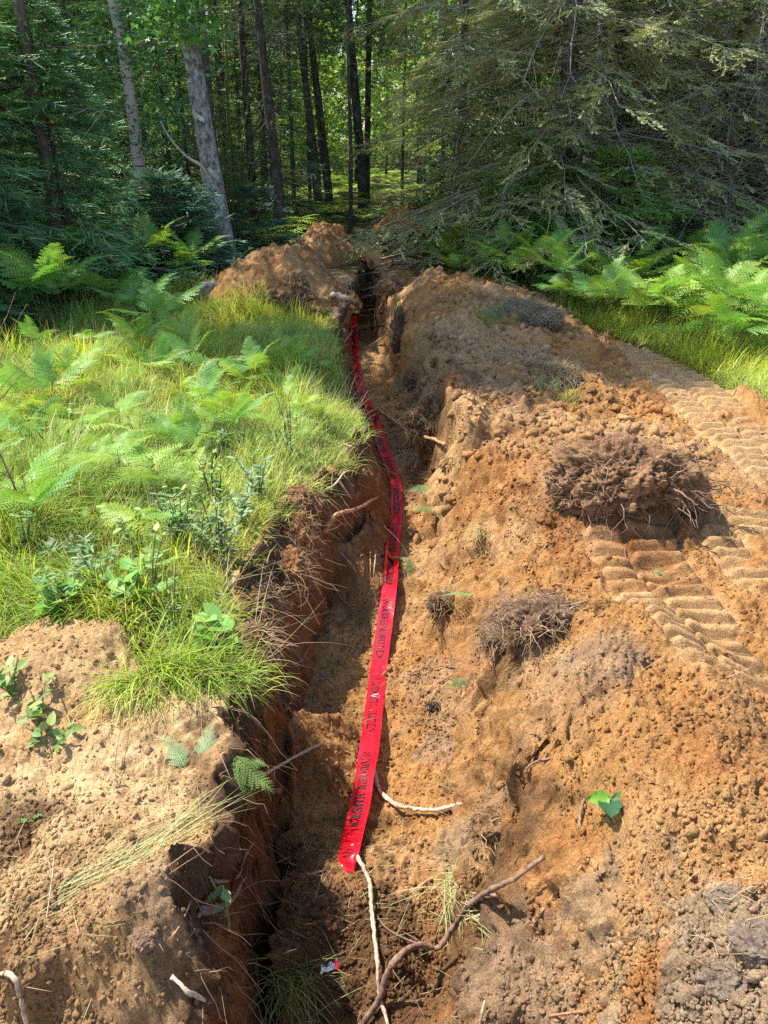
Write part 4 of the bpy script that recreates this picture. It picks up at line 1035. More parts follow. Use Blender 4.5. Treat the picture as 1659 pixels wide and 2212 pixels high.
for i, (a, lab) in enumerate(SL):
    slim_tree(*a, lab, 500 + i, crown=i not in (2, 5, 7, 9), tw=70 if a[4] > .06 else 26)

# trees of the forest behind: a few kinds, copied, every one its own object
def forest_kind(seed, kind):
    r = np.random.default_rng(seed); e = empty('forest_spruce' if kind != 'leaf' else 'forest_sapling', (0, 0, 0))
    H = r.uniform(9, 12); r0 = r.uniform(.045, .085) if kind != 'leaf' else r.uniform(.025, .05)
    ln = np.array((r.normal(0, .25), r.normal(0, .25), H)); pts = [np.array((0, 0, -.3)), ln * .33 + (r.normal(0, .06), 0, 0), ln * .66, ln]
    V, Fq = trunk_obj(pts, r0, r0 * .3, None, 8); link('trunk', mesh_np('trunk', V, Fq, M['bark_dark'], None, True), e)
    mb = MB()
    if kind == 'leaf':
        dead_twigs(mb, r, pts[:3], 16, 1.0, (.10, .09, .06)); link('branches', mb.mesh('branches', M['twig']), e)
        n = 150; h = r.uniform(.10, 1, n) ; c = ln[None] * h[:, None] + r.normal(0, .75, (n, 3)) * (1, 1, .3)
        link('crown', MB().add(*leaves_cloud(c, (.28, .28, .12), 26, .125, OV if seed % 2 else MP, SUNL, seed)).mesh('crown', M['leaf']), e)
    else:
        dead_twigs(mb, r, pts[:3], 70, 1.1); link('dead_branches', mb.mesh('dead_branches', M['twig']), e)
        lo = {'bare': .28, 'dense': .62}.get(kind, .06)
        n = {'bare': 230, 'dense': 560}.get(kind, 420); h = lo + (1 - lo) * r.uniform(0, 1, n); az = r.uniform(0, 6.3, n); L = (1.15 if kind == 'dense' else 1.5) * (1.08 - h) ** .6 * r.uniform(.25, 1, n)
        c = ln[None] * h[:, None] + np.stack([np.cos(az) * L, np.sin(az) * L, -.3 * L], -1)
        j = np.repeat(np.arange(n), 14); Tn = c[j] + r.normal(0, .14, (len(j), 3)); D = np.stack([np.cos(az[j]), np.sin(az[j]), r.normal(-.2, .3, len(j))], -1) + r.normal(0, .5, (len(j), 3))
        V, Fs = inst(TW[2][0], TW[2][1], frames(D, r.uniform(-1, 1, len(j))), Tn, r.uniform(.16, .3, len(j)))
        link('crown', MB().add(V, Fs, percol(vary((.17, .25, .09), len(j), .35), len(TW[2][0]))).mesh('crown', M['needle']), e)
    return e
DENSE = forest_kind(610, 'dense')
KINDS_ = [(forest_kind(601, 'bare'), 0), (forest_kind(602, 'bare'), 0), (forest_kind(603, 'full'), 1), (forest_kind(604, 'full'), 1), (forest_kind(605, 'leaf'), 2), (forest_kind(606, 'leaf'), 2), (forest_kind(608, 'leaf'), 2)]
FL = ['bare stemmed spruce with dead lower branches deep in the forest', 'green spruce clothed to the ground deep in the forest', 'slender sapling with leaves coloured a sunlit yellow green in the forest']
rr = np.random.default_rng(88); used = set(); pts = []; tries = 0
while len(pts) < 150 and tries < 20000:
    tries += 1
    y = 14.5 + 30 * rr.uniform() ** 1.1; x = rr.uniform(-.75, .75) * (y + 1)
    if abs(x - .1 - (y - 14) * .05) < .9 and y < 22: continue
    if x < -1 and y < 16.5: continue
    if x > .6 and y < 17: continue
    if any((x - a) ** 2 + (y - b) ** 2 < (.7 + .02 * y) ** 2 for a, b in pts): continue
    pts.append((x, y)); k = rr.choice(7, p=[.15, .15, .11, .11, .16, .16, .16])
    src, kind = KINDS_[k]
    o = src if k not in used else copy_tree(src); used.add(k)
    o.location = G(x, y); o.rotation_euler[2] = rr.uniform(0, 6.3); s = rr.uniform(.8, 1.2); o.scale = (s, s, s)
    tag(o, FL[kind], 'tree', ['bare spruces of the forest', 'green spruces of the forest', 'leafy saplings of the forest'][kind])
# tall trees left of and behind the view that shade the middle of the trench
for i, (x, y) in enumerate([(-3.75, 9.3), (-2.5, 12.5), (-5.0, 8.9), (-2.3, 14.6), (-7.8, 14.8)]):
    o = copy_tree(DENSE) if i else DENSE; o.scale = (1.15,) * 3; o.location = G(x, y); o.rotation_euler[2] = i * 1.3
    tag(o, ['tall spruce standing in the bushy young fir before the birch', 'tall spruce standing close behind the grey leaning trunk', 'tall spruce rising out of the leftmost young fir', 'tall spruce behind the small thin firs left of centre', 'tall spruce at the far left behind the big dark fir'][i], 'tree')
# far wood that reads as one mass
n = 9000; a = U01(n, -.75, .75); d = U01(n, 46, 62)
T = np.stack([np.sin(a) * d, np.cos(a) * d, .2 + 13 * U01(n) ** .9], -1); az = U01(n, 0, 6.3)
T[:, 2] += gz(T[:, 0], T[:, 1])
V, Fs = inst(OV[0] * (1, 1.4, 1), OV[1], frames(np.stack([np.cos(az), np.sin(az), rng.normal(0, .5, n)], -1), U01(n, 0, 3)), T, U01(n, .5, 1.3))
m = MB().add(V, Fs, percol(vary((.24, .36, .09), n, .5), 6))
aa = np.linspace(-.75, .75, 90); st = np.stack([np.sin(aa) * 52, np.cos(aa) * 52, 0 * aa], -1) + rng.normal(0, 2, (90, 3)) * (1, 1, 0); st[:, 2] = gz(st[:, 0], st[:, 1]) - .3
V, Fq = tubes(st[:, None] + np.array((0, 0, 14.0)) * np.linspace(0, 1, 4)[None, :, None], np.outer(U01(90, .1, .22), np.linspace(1, .4, 4)), 5)
m.add(V, Fq, np.broadcast_to((.08, .07, .05), V.shape))
o = link('far_woods', m.mesh('far_woods', M['leaf'])); tag(o, 'distant leafy woods closing the view behind the nearer trees', None, kind='stuff')

# bushes and small leafy plants
def leafy_plant(name, loc, n_st, hgt, spread, per, size, tmpl, cols, label, cat='plant', group=None, seed=0, stemcol=(.12, .14, .05)):
    r = np.random.default_rng(seed); e = empty(name, tuple(loc)); mb = MB(); lf = MB()
    for i in range(n_st):
        a = r.uniform(0, 6.3); L = hgt * r.uniform(.6, 1.1); tip = np.array((math.cos(a) * spread * r.uniform(.3, 1), math.sin(a) * spread * r.uniform(.3, 1), L))
        p = catmull([(0, 0, -.02), tip * (.4, .4, .55), tip], 5); V, Fq = tubes(p[None], np.linspace(.0035, .0012, len(p))[None] * (1 + hgt), 4); mb.add(V, Fq, np.broadcast_to(stemcol, V.shape))
        k = r.integers(1, len(p), per); az = r.uniform(0, 6.3, per); D = np.stack([np.cos(az), np.sin(az), r.uniform(-.2, .7, per)], -1)
        V, Fs = inst(tmpl[0], tmpl[1], frames(D, r.normal(0, .3, per)), p[k] , size * r.uniform(.6, 1.15, per)); lf.add(V, Fs, percol(vary(cols[i % len(cols)], per), len(tmpl[0])))
    link('stem', mb.mesh('stem', M['twig']), e); link('leaves', lf.mesh('leaves', M['leaf']), e)
    return tag(e, label, cat, group)
NAR = (OV[0] * (1, .45, 1), OV[1])
leafy_plant('leafy_bush', G(2.75, 10.0), 26, 1.35, .6, 14, .11, OV, [(.07, .20, .05), (.11, .27, .07)], 'round leaved green bush below the old spruces on the right', 'bush', seed=1)
leafy_plant('leafy_bush', G(-2.05, 10.9), 12, .55, .35, 12, .08, OV, [(.06, .18, .05), (.10, .25, .07)], 'low leafy bush at the foot of the grey leaning trunk', 'bush', seed=2)
leafy_plant('leafy_bush', G(-2.5, 13.6), 26, 3.2, 1.3, 26, .085, OV, [(.05, .15, .07), (.08, .2, .09)], 'tall dark leafed shrub between the birch and the grey trunk', 'bush', seed=3)
leafy_plant('leafy_bush', G(.9, 12.9), 12, .6, .5, 12, .09, MP, [(.12, .26, .05), (.2, .34, .07)], 'yellow green maple seedling beside the distant soil piles', 'bush', seed=4)
SAGE = [(.24, .34, .20), (.17, .28, .12)]
for i, (u, v, h, lab) in enumerate([(480, 1190, .22, 'pale sage green narrow leaved weed near the trench rim'), (370, 1130, .2, None), (560, 1060, .2, None), (210, 1250, .2, 'pale narrow leaved weed in the front left of the grass'), (170, 1210, .18, None), (150, 1290, .16, None),
                                    (520, 1110, .2, None), (430, 1160, .18, None), (470, 980, .15, None)]):
    p = np.array(P(u, v, .1)); leafy_plant('narrow_leaved_weed', G(p[0], p[1]), 9, h * 1.2, .13, 16, .055, NAR, SAGE, lab or 'pale green narrow leaved weed in the meadow grass', group=None if lab else 'narrow leaved weeds in the grass', seed=20 + i)
for i in range(34):
    u = rng.uniform(-10, 640); v = rng.uniform(880, 1360); x, y, _ = P(u, v, .1)
    if x > rimx(y) - .15 or not inpoly(np.array([x]), np.array([y]), MEADOW_L)[0]: continue
    k = i % 3
    leafy_plant(('narrow_leaved_weed', 'broad_leaved_weed', 'narrow_leaved_weed')[k], G(x, y), 4, U01(None, .16, .36), .09, 10, (.05, .045, .035)[k], (NAR, OV, NAR)[k], [(.17, .32, .07), (.26, .38, .12), (.12, .26, .06)][k:k + 1], 'slender green weed scattered among the grass blades', group='slender weeds among the grass', seed=700 + i)
for i, (u, v, h, lab) in enumerate([(290, 1310, .2, 'broad leaved green plant at the front of the grass above the sand'), (480, 1380, .10, 'single broad leaf plant low in the grass by the trench rim'), (130, 1330, .15, 'small green plant at the grass edge beside the sand heap')]):
    p = np.array(P(u, v, .06)); leafy_plant('broad_leaved_weed', G(p[0], p[1]), 5, h, .12, 7, .10, OV, [(.13, .30, .05), (.2, .38, .08)], lab, seed=40 + i)
for i, (u, v, h, lab) in enumerate([(90, 1555, .10, 'uprooted green weed lying on the sand at the left edge'), (118, 1615, .07, 'small green seedling standing on the pale sand'), (30, 1500, .10, 'wilted weed at the left frame edge on the sand')]):
    leafy_plant('sand_weed', hit(u, v), 4, h, .12, 6, .05, OV, [(.14, .25, .06), (.25, .32, .1)], lab, seed=50 + i)
for i, (u, v, lab) in enumerate([(940, 1105, 'heap of torn fern and green leaves in the trench right of the tape'), (890, 1165, 'cut fern sprig beside the tape above the middle'), (880, 1210, 'pale fern sprig touching the right edge of the tape'), (1255, 835, 'green fern sprig on the shaded spoil near the track'),
                                 (1030, 1290, 'small fern tip on the bank right of the floor mound'), (1010, 1475, 'crushed green fern beside the half buried root'), (935, 1060, 'single green leaf sprig on the soil right of the bend in the tape'), (1160, 1060, 'small green sprig left of the big root clump')]):
    p = hit(u, v); e = empty('fern_sprig', (p[0], p[1], p[2] + .015), U01(None, 0, 6)); 
    for q in range(3 if i in (0, 5) else 2):
        v_, f_ = FR[2]; V, Fs = inst(v_, f_, frames(np.array([(math.cos(q * 1.9), math.sin(q * 1.9), .15)]), np.array([U01(None, -.4, .4)])), np.zeros((1, 3)), np.array([U01(None, .11, .19)]))
        link('frond', mesh_np('frond', V, Fs, M['fern'], vary((.17, .30, .10), 1).repeat(len(V), 0)), e)
    tag(e, lab, 'fern sprig')
# fern hanging into the trench at the near rim, and the two fronds lying on the sand
p = hit(530, 1745); e = empty('hanging_fern', (p[0] - .02, p[1], .0))
for q, (a, el, L) in enumerate([(-.3, -.5, .24), (.3, -.75, .28), (-.9, -.9, .24), (.0, -1.1, .28), (.7, -.4, .2), (-1.4, -.6, .2)]):
    v_, f_ = FR[q % 3]; V, Fs = inst(v_, f_, frames(np.array([(math.cos(a) * math.cos(el), math.sin(a) * math.cos(el), math.sin(el))])), np.zeros((1, 3)), np.array([L * .7]))
    link('frond', mesh_np('frond', V, Fs, M['fern'], vary((.22, .33, .08), 1).repeat(len(V), 0)), e)
tag(e, 'green fern hanging from the near left rim down into the dark crevice', 'fern')
for (u, v, a, L, lab) in [(400, 1660, 2.2, .13, 'pale fern frond tip lying on the sand, left one of two'), (432, 1640, 1.3, .12, 'pale fern frond tip standing on the sand, right one of two')]:
    p = hit(u, v); v_, f_ = FR[0]; V, Fs = inst(v_, f_, frames(np.array([(math.cos(a), math.sin(a), .7)])), np.zeros((1, 3)), np.array([L]))
    o = link('fern_frond', mesh_np('fern_frond', V, Fs, M['fern'], vary((.24, .34, .16), 1).repeat(len(V), 0)), loc=p); tag(o, lab, 'fern frond')
# ------------------------------------------------------------------ heaps of dug soil behind
def dome(name, loc, rx, ry, h, col, label, cat='dirt pile', seed=0, pw=1.0, parts=None, nr_=110, na=240, lump=.13, sharp=1.4):
    r = np.linspace(0, 1, nr_)[:, None] ** .8; a = np.linspace(0, 2 * math.pi, na + 1)[None, :-1]
    ca, sa = np.cos(a), np.sin(a)
    R = r * (1 + .16 * noise3(ca * 1.5 + seed, sa * 1.5, a * 0, seed))
    x = R * rx * ca; y = R * ry * sa
    z = h * (np.clip(1 - r ** sharp, 0, 1) ** pw) * (1 + .12 * noise3(x * 2, y * 2, x * 0, seed + 1)) - .08 * sstep(.8, 1, r)
    z = z + lump * h * fbm(x * 4, y * 4, z * 4, 4, seed + 2) + .016 * fbm(x * 20, y * 20, z * 20, 4, seed + 3, .7) + .03 * fbm(x * 8, y * 8, z * 0, 2, seed + 4)
    V = np.stack([x, y, z], -1).reshape(-1, 3); i = np.arange(nr_ * na).reshape(nr_, na); j = np.roll(i, -1, 1)
    F = np.stack([i[:-1], i[1:], j[1:], j[:-1]], -1).reshape(-1, 4)
    n = fbm(V[:, 0] * 5, V[:, 1] * 5, V[:, 2] * 5, 4, seed + 6)
    C = np.array(col[0])[None] * (1 - (f := sstep(-.4, .5, n)[:, None])) + np.array(col[1])[None] * f
    o = link(name, mesh_np(name, V, F, M['soil'], C, True), loc=loc); return tag(o, label, cat)
OR = ((.36, .19, .08), (.46, .28, .13)); RU = ((.34, .15, .055), (.42, .22, .09))
x, y, _ = at(598, 660, 9.5); dome('dirt_mound', (x, y, gz(x, y)[0] - .05), .98, 1.0, .70, OR, 'rounded sandy mound left of the trench in front of the straight dark trunk', seed=3, pw=1.1, sharp=1.5)
x, y, _ = at(700, 570, 12.6); dome('dirt_mound', (x, y, gz(x, y)[0] - .05), .72, 1.1, .66, OR, 'pointed sandy mound left of the trench, farther than the rounded one', seed=5, pw=1.15, sharp=1.6)
x, y, _ = at(885, 470, 17.5); dome('dirt_mound', (x, y, gz(x, y)[0] - .05), .9, .7, .62, RU, 'distant orange soil pile at the forest edge right of the trench end', seed=8)
x, y, _ = at(1045, 485, 15.2); dome('dirt_mound', (x, y, gz(x, y)[0] - .05), .62, .6, .45, RU, 'distant orange soil pile partly hidden behind the thin dark stem', seed=9)
x, y, _ = at(840, 460, 19.5); dome('dirt_mound', (x, y, gz(x, y)[0] - .05), .45, .5, .42, RU, 'smallest and farthest orange soil pile seen over the yellow green ferns', seed=10)

# ------------------------------------------------------------------ torn sods and root clumps
ICO = {}
def clod(name, U, V, rx, ry, rz_, label, hairs, cols=((.12, .07, .04), (.26, .155, .085)), seed=0, grass=0, gcol=None, lift=.2, hl=(.04, .13), az=0, haircol=(.32, .21, .12), at_=None, big=0):
    p = np.array(at_) if at_ is not None else hit(U, V); r = np.random.default_rng(seed + 900)
    e = empty(name, (p[0], p[1], p[2] + rz_ * lift), az)
    lv = 6 if rx > .3 else (5 if rx > .1 else 4)
    if lv not in ICO: ICO[lv] = ico(lv)
    v, f = ICO[lv]
    u0 = v.copy(); v = v * np.array((rx, ry, rz_)); q = v / (.6 * rx + .4 * rz_)
    if rx > .1 and lift > .15:      # a heap: sides at the slope of loose earth, underside in the ground
        rr2 = np.hypot(u0[:, 0], u0[:, 1]); v[:, 2] = np.where(u0[:, 2] > 0, rz_ * (1 - rr2 ** 1.7) * 1.15, rz_ * u0[:, 2] * .5)
    n = fbm(q[:, 0] * 2.6 + seed, q[:, 1] * 2.6, q[:, 2] * 2.6, 5, seed, .55); n2 = fbm(q[:, 0] * 14, q[:, 1] * 14, q[:, 2] * 14, 4, seed + 3, .65)
    v = v + u0 * ((.24 * n + .035 * n2) * (.35 * rx + .65 * rz_))[:, None]
    c = np.array(cols[0])[None] * (1 - (g_ := sstep(-.5, .5, n2 + .4 * n)[:, None])) + np.array(cols[1])[None] * g_
    link('soil', mesh_np('soil', v, f, M['soil'], c, True), e)
    k = r.integers(0, len(v), hairs); k = k[v[k, 2] > -.5 * rz_]; m = len(k); s = np.linspace(0, 1, 6)
    d = v[k] / (np.linalg.norm(v[k], axis=1, keepdims=True) + 1e-9) * .3 + r.normal(0, .8, (m, 3)); d[:, 2] = d[:, 2] * .5 - .3
    L = r.uniform(*hl, m) * r.uniform(.4, 1, m); pt = v[k][:, None] * .97 + d[:, None] * (L[:, None] * s)[..., None] + np.cumsum(r.normal(0, .006 + .03 * rx, (m, 6, 3)), 1); pt[:, :, 2] -= .4 * L[:, None] * s ** 2
    Vt, Ft = tubes(pt, np.outer(r.uniform(.0008, .0022, m), np.linspace(1, .3, 6)), 3); mb = MB().add(Vt, Ft, percol(vary(haircol, m, .4), 18))
    link('roots', mb.mesh('roots', M['twig']), e)
    for i in range(big):
        a = r.uniform(-3.0, .5); d = np.array((math.cos(a), math.sin(a), r.uniform(-.3, .5))); st = d * np.array((rx, ry, rz_)) * .8; k_ = 8
        pt = st + d * np.linspace(0, r.uniform(.08, .26), k_)[:, None] + np.cumsum(r.normal(0, .012, (k_, 3)), 0)
        Vt, Ft = tubes(pt[None], np.linspace(r.uniform(.004, .008), .002, k_)[None], 6); link('thick_root', mesh_np('thick_root', Vt, Ft, M['stick'], None, True), e)
    if grass:
        k = r.integers(0, len(v), grass * 3); k = k[v[k, 2] > .25 * rz_][:grass]; m = len(k)
        gm = MB().add(*blades(v[k], r.uniform(.06, .2, m), r.uniform(.002, .004, m), r.uniform(0, 6.3, m), r.uniform(.4, 1.3, m), r.uniform(.2, 1.3, m), vary(gcol or (.3, .32, .16), m)))
        link('grass', gm.mesh('grass', M['grass']), e)
    return tag(e, label, 'root clump' if 'root' in name else 'sod clump')
clod('root_clump', 1345, 1040, .36, .26, .19, 'big dark upturned root clump on the right between the track marks', 700, seed=2, hl=(.05, .18), lift=.08, big=14, cols=((.17, .10, .06), (.38, .22, .115)), haircol=(.34, .22, .14))
clod('root_clump', 1440, 1070, .16, .12, .09, 'lower dark flank lump hanging off the big root clump, casting the shadow', 350, seed=3, hl=(.04, .14), lift=.45, big=8, cols=((.10, .065, .045), (.22, .13, .08)))
clod('sod_clump', 925, 945, .17, .14, .19, 'dark hollow sod clump with hanging roots where the crooked root ends', 800, seed=4, grass=160, gcol=(.20, .24, .12), lift=.5)
clod('sod_clump', 1130, 688, .36, .16, .12, 'long grey grassy sod slab lying along the top of the shaded berm', 1500, seed=5, grass=700, gcol=(.36, .33, .22), lift=.3, haircol=(.42, .34, .23), cols=((.18, .13, .09), (.30, .24, .18)))
clod('sod_clump', 640, 668, .26, .2, .20, 'dark root ball sod at the front of the rounded mound', 900, seed=6, grass=120, gcol=(.25, .28, .14), lift=.4, at_=at(632, 655, 8.55))
clod('sod_clump', 842, 628, .17, .14, .10, 'dark sod lump on the right lip of the narrow far trench', 500, seed=7, grass=60, lift=.3)
clod('sod_clump', 862, 735, .06, .16, .26, 'upright dark sod slab on the right wall of the trench beside the tape', 420, seed=8, grass=60, lift=.3)
clod('sod_clump', 895, 830, .09, .09, .10, 'small dark clod in the hollow of the right trench wall', 260, seed=9, lift=.3)
clod('sod_clump', 905, 875, .11, .09, .09, 'fibrous brown clod just above the dark hollow sod clump', 300, seed=10, lift=.4, cols=((.16, .09, .05), (.3, .17, .09)))
clod('sod_clump', 1165, 1340, .17, .11, .06, 'brown fibrous sod draped on the ridge right of the trench', 700, seed=11, lift=.4, cols=((.17, .10, .065), (.30, .19, .12)))
clod('sod_clump', 1085, 1385, .09, .08, .05, 'flat dark fibrous sod scrap sliding off the ridge into the trench', 400, seed=12, lift=.4, cols=((.15, .095, .065), (.26, .17, .11)))
clod('sod_clump', 955, 1310, .08, .06, .05, 'small dark sod on the low mound right of the tape', 260, seed=13, grass=30, lift=.4)
clod('sod_clump', 1070, 1790, .075, .06, .05, 'dark undercut soil lump at the foot of the near spoil heap', 160, seed=14, lift=.4, cols=((.22, .12, .06), (.38, .22, .11)))
clod('sod_clump', 935, 1530, .035, .03, .018, 'tiny black peat lump between the boot prints', 90, seed=15, lift=.4, cols=((.04, .03, .025), (.08, .06, .05)))
clod('sod_clump', 1180, 815, .28, .18, .07, 'flattened grey rooty sod on the shaded spoil left of the track', 700, seed=16, grass=260, gcol=(.22, .24, .13), lift=.2, haircol=(.36, .28, .18))
clod('sod_clump', 560, 1300, .07, .12, .07, 'dark topsoil lump bulging from the left rim below the grass', 420, seed=17, lift=.0)
clod('sod_clump', 545, 1395, .07, .10, .07, 'dark rooty lump under the overhanging grass of the left rim', 420, seed=18, lift=.0)
clod('sod_clump', 655, 1075, .10, .12, .08, 'brown crumbly lump at the sunny notch of the left rim', 300, seed=19, lift=-.2, cols=((.2, .11, .06), (.4, .22, .1)))
clod('sod_clump', 640, 1150, .10, .13, .10, 'rusty crumbly shoulder below the sunny notch of the left rim', 400, seed=20, lift=.0, cols=((.26, .12, .05), (.42, .21, .09)))
clod('sod_clump', 625, 1230, .08, .11, .10, 'rusty crumbly shoulder in the middle of the left trench side', 400, seed=21, lift=.0, cols=((.26, .12, .05), (.42, .21, .09)))
clod('sod_clump', 600, 1510, .05, .07, .06, 'dark clod at the corner where the near crevice begins', 200, seed=22, lift=.0)
clod('soil_lump', 1570, 1955, .05, .035, .02, 'grey lilac soil lump at the right edge of the near heap', 20, seed=23, lift=.4, cols=((.25, .19, .14), (.36, .28, .21)))
clod('soil_lump', 1640, 2040, .055, .045, .025, 'large grey lilac soil lump in the bottom right corner', 20, seed=24, lift=.4, cols=((.25, .19, .14), (.36, .28, .21)))
clod('soil_lump', 1560, 2120, .05, .04, .022, 'grey lilac soil lump left of the bottom right corner', 20, seed=25, lift=.4, cols=((.25, .19, .14), (.36, .28, .21)))
clod('soil_lump', 315, 2035, .035, .028, .024, 'smooth brown clod on the lip at the near left', 4, seed=26, lift=.5, cols=((.3, .19, .12), (.36, .24, .16)))

# ------------------------------------------------------------------ sticks and roots
def stick(name, pts, r0, r1, mat, label, group=None, lift=.004, kinks=.15, branches=(), sides=8, cat=None, parent=None):
    """pts: (U,V) on the ground, (U,V,dz) above it"""
    W = []
    for q in pts:
        p = hit(q[0], q[1]); 
        if len(q) > 2: # raise towards the camera along the view ray
            d = ray(q[0], q[1]); k = q[2] / -d[2]; p = p - d * k
        else: p = p + np.array((0, 0, lift + r0 * .6))
        W.append(p)
    W = np.array(W); o3 = W[0].copy(); c = catmull(W, 7); n = len(c); r = np.random.default_rng(int(abs(pts[0][0] * 7 + pts[0][1])))
    c = c + r.normal(0, r0 * kinks, c.shape)
    R = np.linspace(r0, r1, n) * (1 + .14 * r.normal(0, 1, n).clip(-1, 2))
    V, Fq = tubes((c - o3)[None], R[None], sides)
    V = V + (noise3(V[:, 0] * 60, V[:, 1] * 60, V[:, 2] * 60, 3) * r0 * .15)[:, None]
    # closed ends
    Fc = [Fq]; V = np.vstack([V, c[0] - o3, c[-1] - o3]); m = len(V); s = np.arange(sides)
    Fc.append(np.stack([np.full(sides, m - 2), (s + 1) % sides, s], -1)); Fc.append(np.stack([np.full(sides, m - 1), (n - 1) * sides + s, (n - 1) * sides + (s + 1) % sides], -1))
    o = link(name, mesh_np(name, V, Fc, mat, None, True), loc=o3)
    for b in branches:
        Wb = []
        for q in b[0]:
            p = hit(q[0], q[1]); d = ray(q[0], q[1]); p = p - d * ((q[2] if len(q) > 2 else .01) / -d[2]); Wb.append(p - o3)
        Wb[0] = c[np.argmin(np.linalg.norm(c - o3 - Wb[0], axis=1))] - o3
        cb = catmull(Wb, 6); V, Fq = tubes(cb[None], np.linspace(b[1], b[1] * .4, len(cb))[None], 6); link('side_twig', mesh_np('side_twig', V, Fq, mat, None, True), o)
    return tag(o, label, cat or ('root' if 'root' in name else 'branch'), group)
S, PA, RO = M['stick'], M['pale'], M['root']
stick('long_branch', [(770, 2230, .03), (815, 2165, .05), (835, 2110, .06), (862, 2065, .08), (905, 2042, .09), (945, 2047, .10), (975, 2010, .12), (1005, 1965, .14), (1040, 1935, .15), (1075, 1915, .15), (1115, 1895, .14), (1175, 1850, .08)], .0115, .007, S,
      'long crooked brown branch crossing the bottom of the trench to the spoil heap', kinks=.1, branches=[([(1070, 1918, .05), (1090, 1940, .02), (1112, 1968)], .006), ([(925, 2045, .05), (880, 2030, .03), (835, 2005, .02), (812, 1975, .02)], .004)])
stick('bleached_stick', [(762, 1828, .05), (778, 1862, .04), (798, 1902, .04), (802, 1950, .04), (808, 2010, .04), (815, 2080, .04), (820, 2150, .03), (842, 2225, .02)], .0085, .005, PA, 'thin bleached stick from the near end of the red tape to the bottom edge')
stick('pale_root', [(803, 1650, .01), (812, 1680, .02), (822, 1710, .03), (850, 1735, .03), (885, 1745, .03), (930, 1750, .03), (965, 1745, .02), (1000, 1735, .01)], .0095, .007, RO if False else PA, 'curved pale tan root bridging the trench floor right of the tape', branches=[([(806, 1660, .01), (812, 1645, .01), (822, 1640)], .003)])
stick('crooked_root', [(778, 905), (815, 888, .05), (850, 908, .06), (885, 930, .07), (915, 942, .08), (940, 950, .06), (962, 962, .04)], .013, .012, RO, 'reddish tan root lying across the tape to the dark hollow sod clump', branches=[([(912, 942, .07), (906, 985, .05)], .006)])
stick('buried_root', [(1000, 1455, .01), (1003, 1500, .012), (1005, 1555, .008)], .0115, .012, RO, 'short thick root half buried along the edge of the trench floor')
stick('curved_root', [(700, 1150, .01), (712, 1128, .05), (735, 1108, .08), (765, 1102, .08), (795, 1085, .08), (825, 1068, .06)], .016, .008, RO, 'smooth reddish root curving out of the left trench side above the floor', branches=[([(768, 1102, .08), (780, 1118, .04)], .004)])
stick('wall_root', [(545, 1690, .02), (580, 1668, .10), (610, 1650, .14), (650, 1628, .14), (695, 1606, .12)], .007, .004, PA, 'straight pale root sticking out of the near left wall over the crevice', branches=[([(600, 1658, .13), (592, 1680, .1), (588, 1697, .08)], .003), ([(608, 1652, .13), (630, 1660, .12), (642, 1664, .1)], .0025)])
stick('wall_root', [(550, 1672, .01), (560, 1700, .03), (572, 1760, .03), (575, 1800, .01)], .014, .008, S, 'thick grey brown root running down the near left wall')
stick('wall_root', [(440, 1968, .02), (470, 1960, .06), (500, 1945, .08), (530, 1895, .08)], .012, .004, S, 'broken grey splintered root end jutting over the dark crevice')
stick('wall_root', [(450, 1900, .01), (480, 1905, .04), (515, 1893, .06), (530, 1850, .08), (548, 1820, .07)], .006, .003, S, 'thin grey root looping below the hanging fern')
stick('wall_root', [(600, 1432, .03), (650, 1438, .06), (690, 1452, .08), (725, 1482, .05)], .0055, .004, S, 'grey root arching from the left rim down to the shadow edge')
stick('wall_root', [(612, 1258, .03), (640, 1262, .05), (664, 1274, .06), (660, 1300, .05), (642, 1312, .03)], .006, .004, PA, 'bent grey root like a hook in the middle of the left side')
stick('wall_root', [(620, 1440), (650, 1428, .05), (668, 1398, .06), (672, 1430, .05)], .0055, .003, S, 'forked root knuckle near the grey arching root')
stick('wall_root', [(690, 1255, .03), (720, 1270, .04), (745, 1300, .03), (770, 1310, .02)], .0055, .003, S, 'grey root curving along the foot of the shaded wall')
stick('wall_root', [(640, 1170, .02), (665, 1160, .05), (690, 1158, .05)], .004, .003, PA, 'short straight pale root over the rusty shoulder', branches=())
stick('wall_root', [(650, 1350, .02), (680, 1330, .05), (700, 1318, .04)], .004, .002, PA, 'short upward pale root beside the bare vertical cut')
stick('wall_root', [(700, 1060, .02), (725, 1045, .05), (745, 1020, .06), (768, 1018, .05)], .006, .004, PA, 'pale root with a sawn tip near the top of the curved root', branches=[([(732, 1040, .05), (748, 1062, .05), (760, 1078, .04)], .008)])
stick('bare_twig', [(262, 1715), (250, 1680, .02), (252, 1620, .04), (268, 1545, .06)], .0022, .0012, S, 'thin dark twig standing bent on the pale sand', sides=5)
stick('bare_twig', [(146, 1545), (130, 1500, .05), (112, 1465, .10)], .0022, .0014, S, 'short dark twig stuck upright in the sand at the left', sides=5)
stick('bare_twig', [(100, 1995), (112, 1900, .03), (118, 1835, .06)], .0016, .001, PA, 'thin bleached stalk stuck in the flattened straw', sides=5)
stick('bare_twig', [(360, 2040), (388, 2000, .01), (412, 1948, .02)], .003, .002, RO, 'short reddish twig lying on the near left lip', sides=6)
stick('bare_branch', [(370, 2110, .03), (420, 2150, .05), (480, 2180, .05), (560, 2225, .05)], .0055, .0035, PA, 'slim tan branch slanting down at the bottom left of the crevice')
stick('bare_branch', [(0, 2105, .04), (28, 2108, .06), (45, 2160, .06), (62, 2230, .05)], .006, .005, PA, 'bent pale grey stalk at the bottom left corner')
stick('bare_twig', [(1255, 1800), (1252, 1770, .015), (1262, 1725, .02)], .006, .0035, S, 'knobbly grey brown twig lying left of the big green leaf', sides=6)
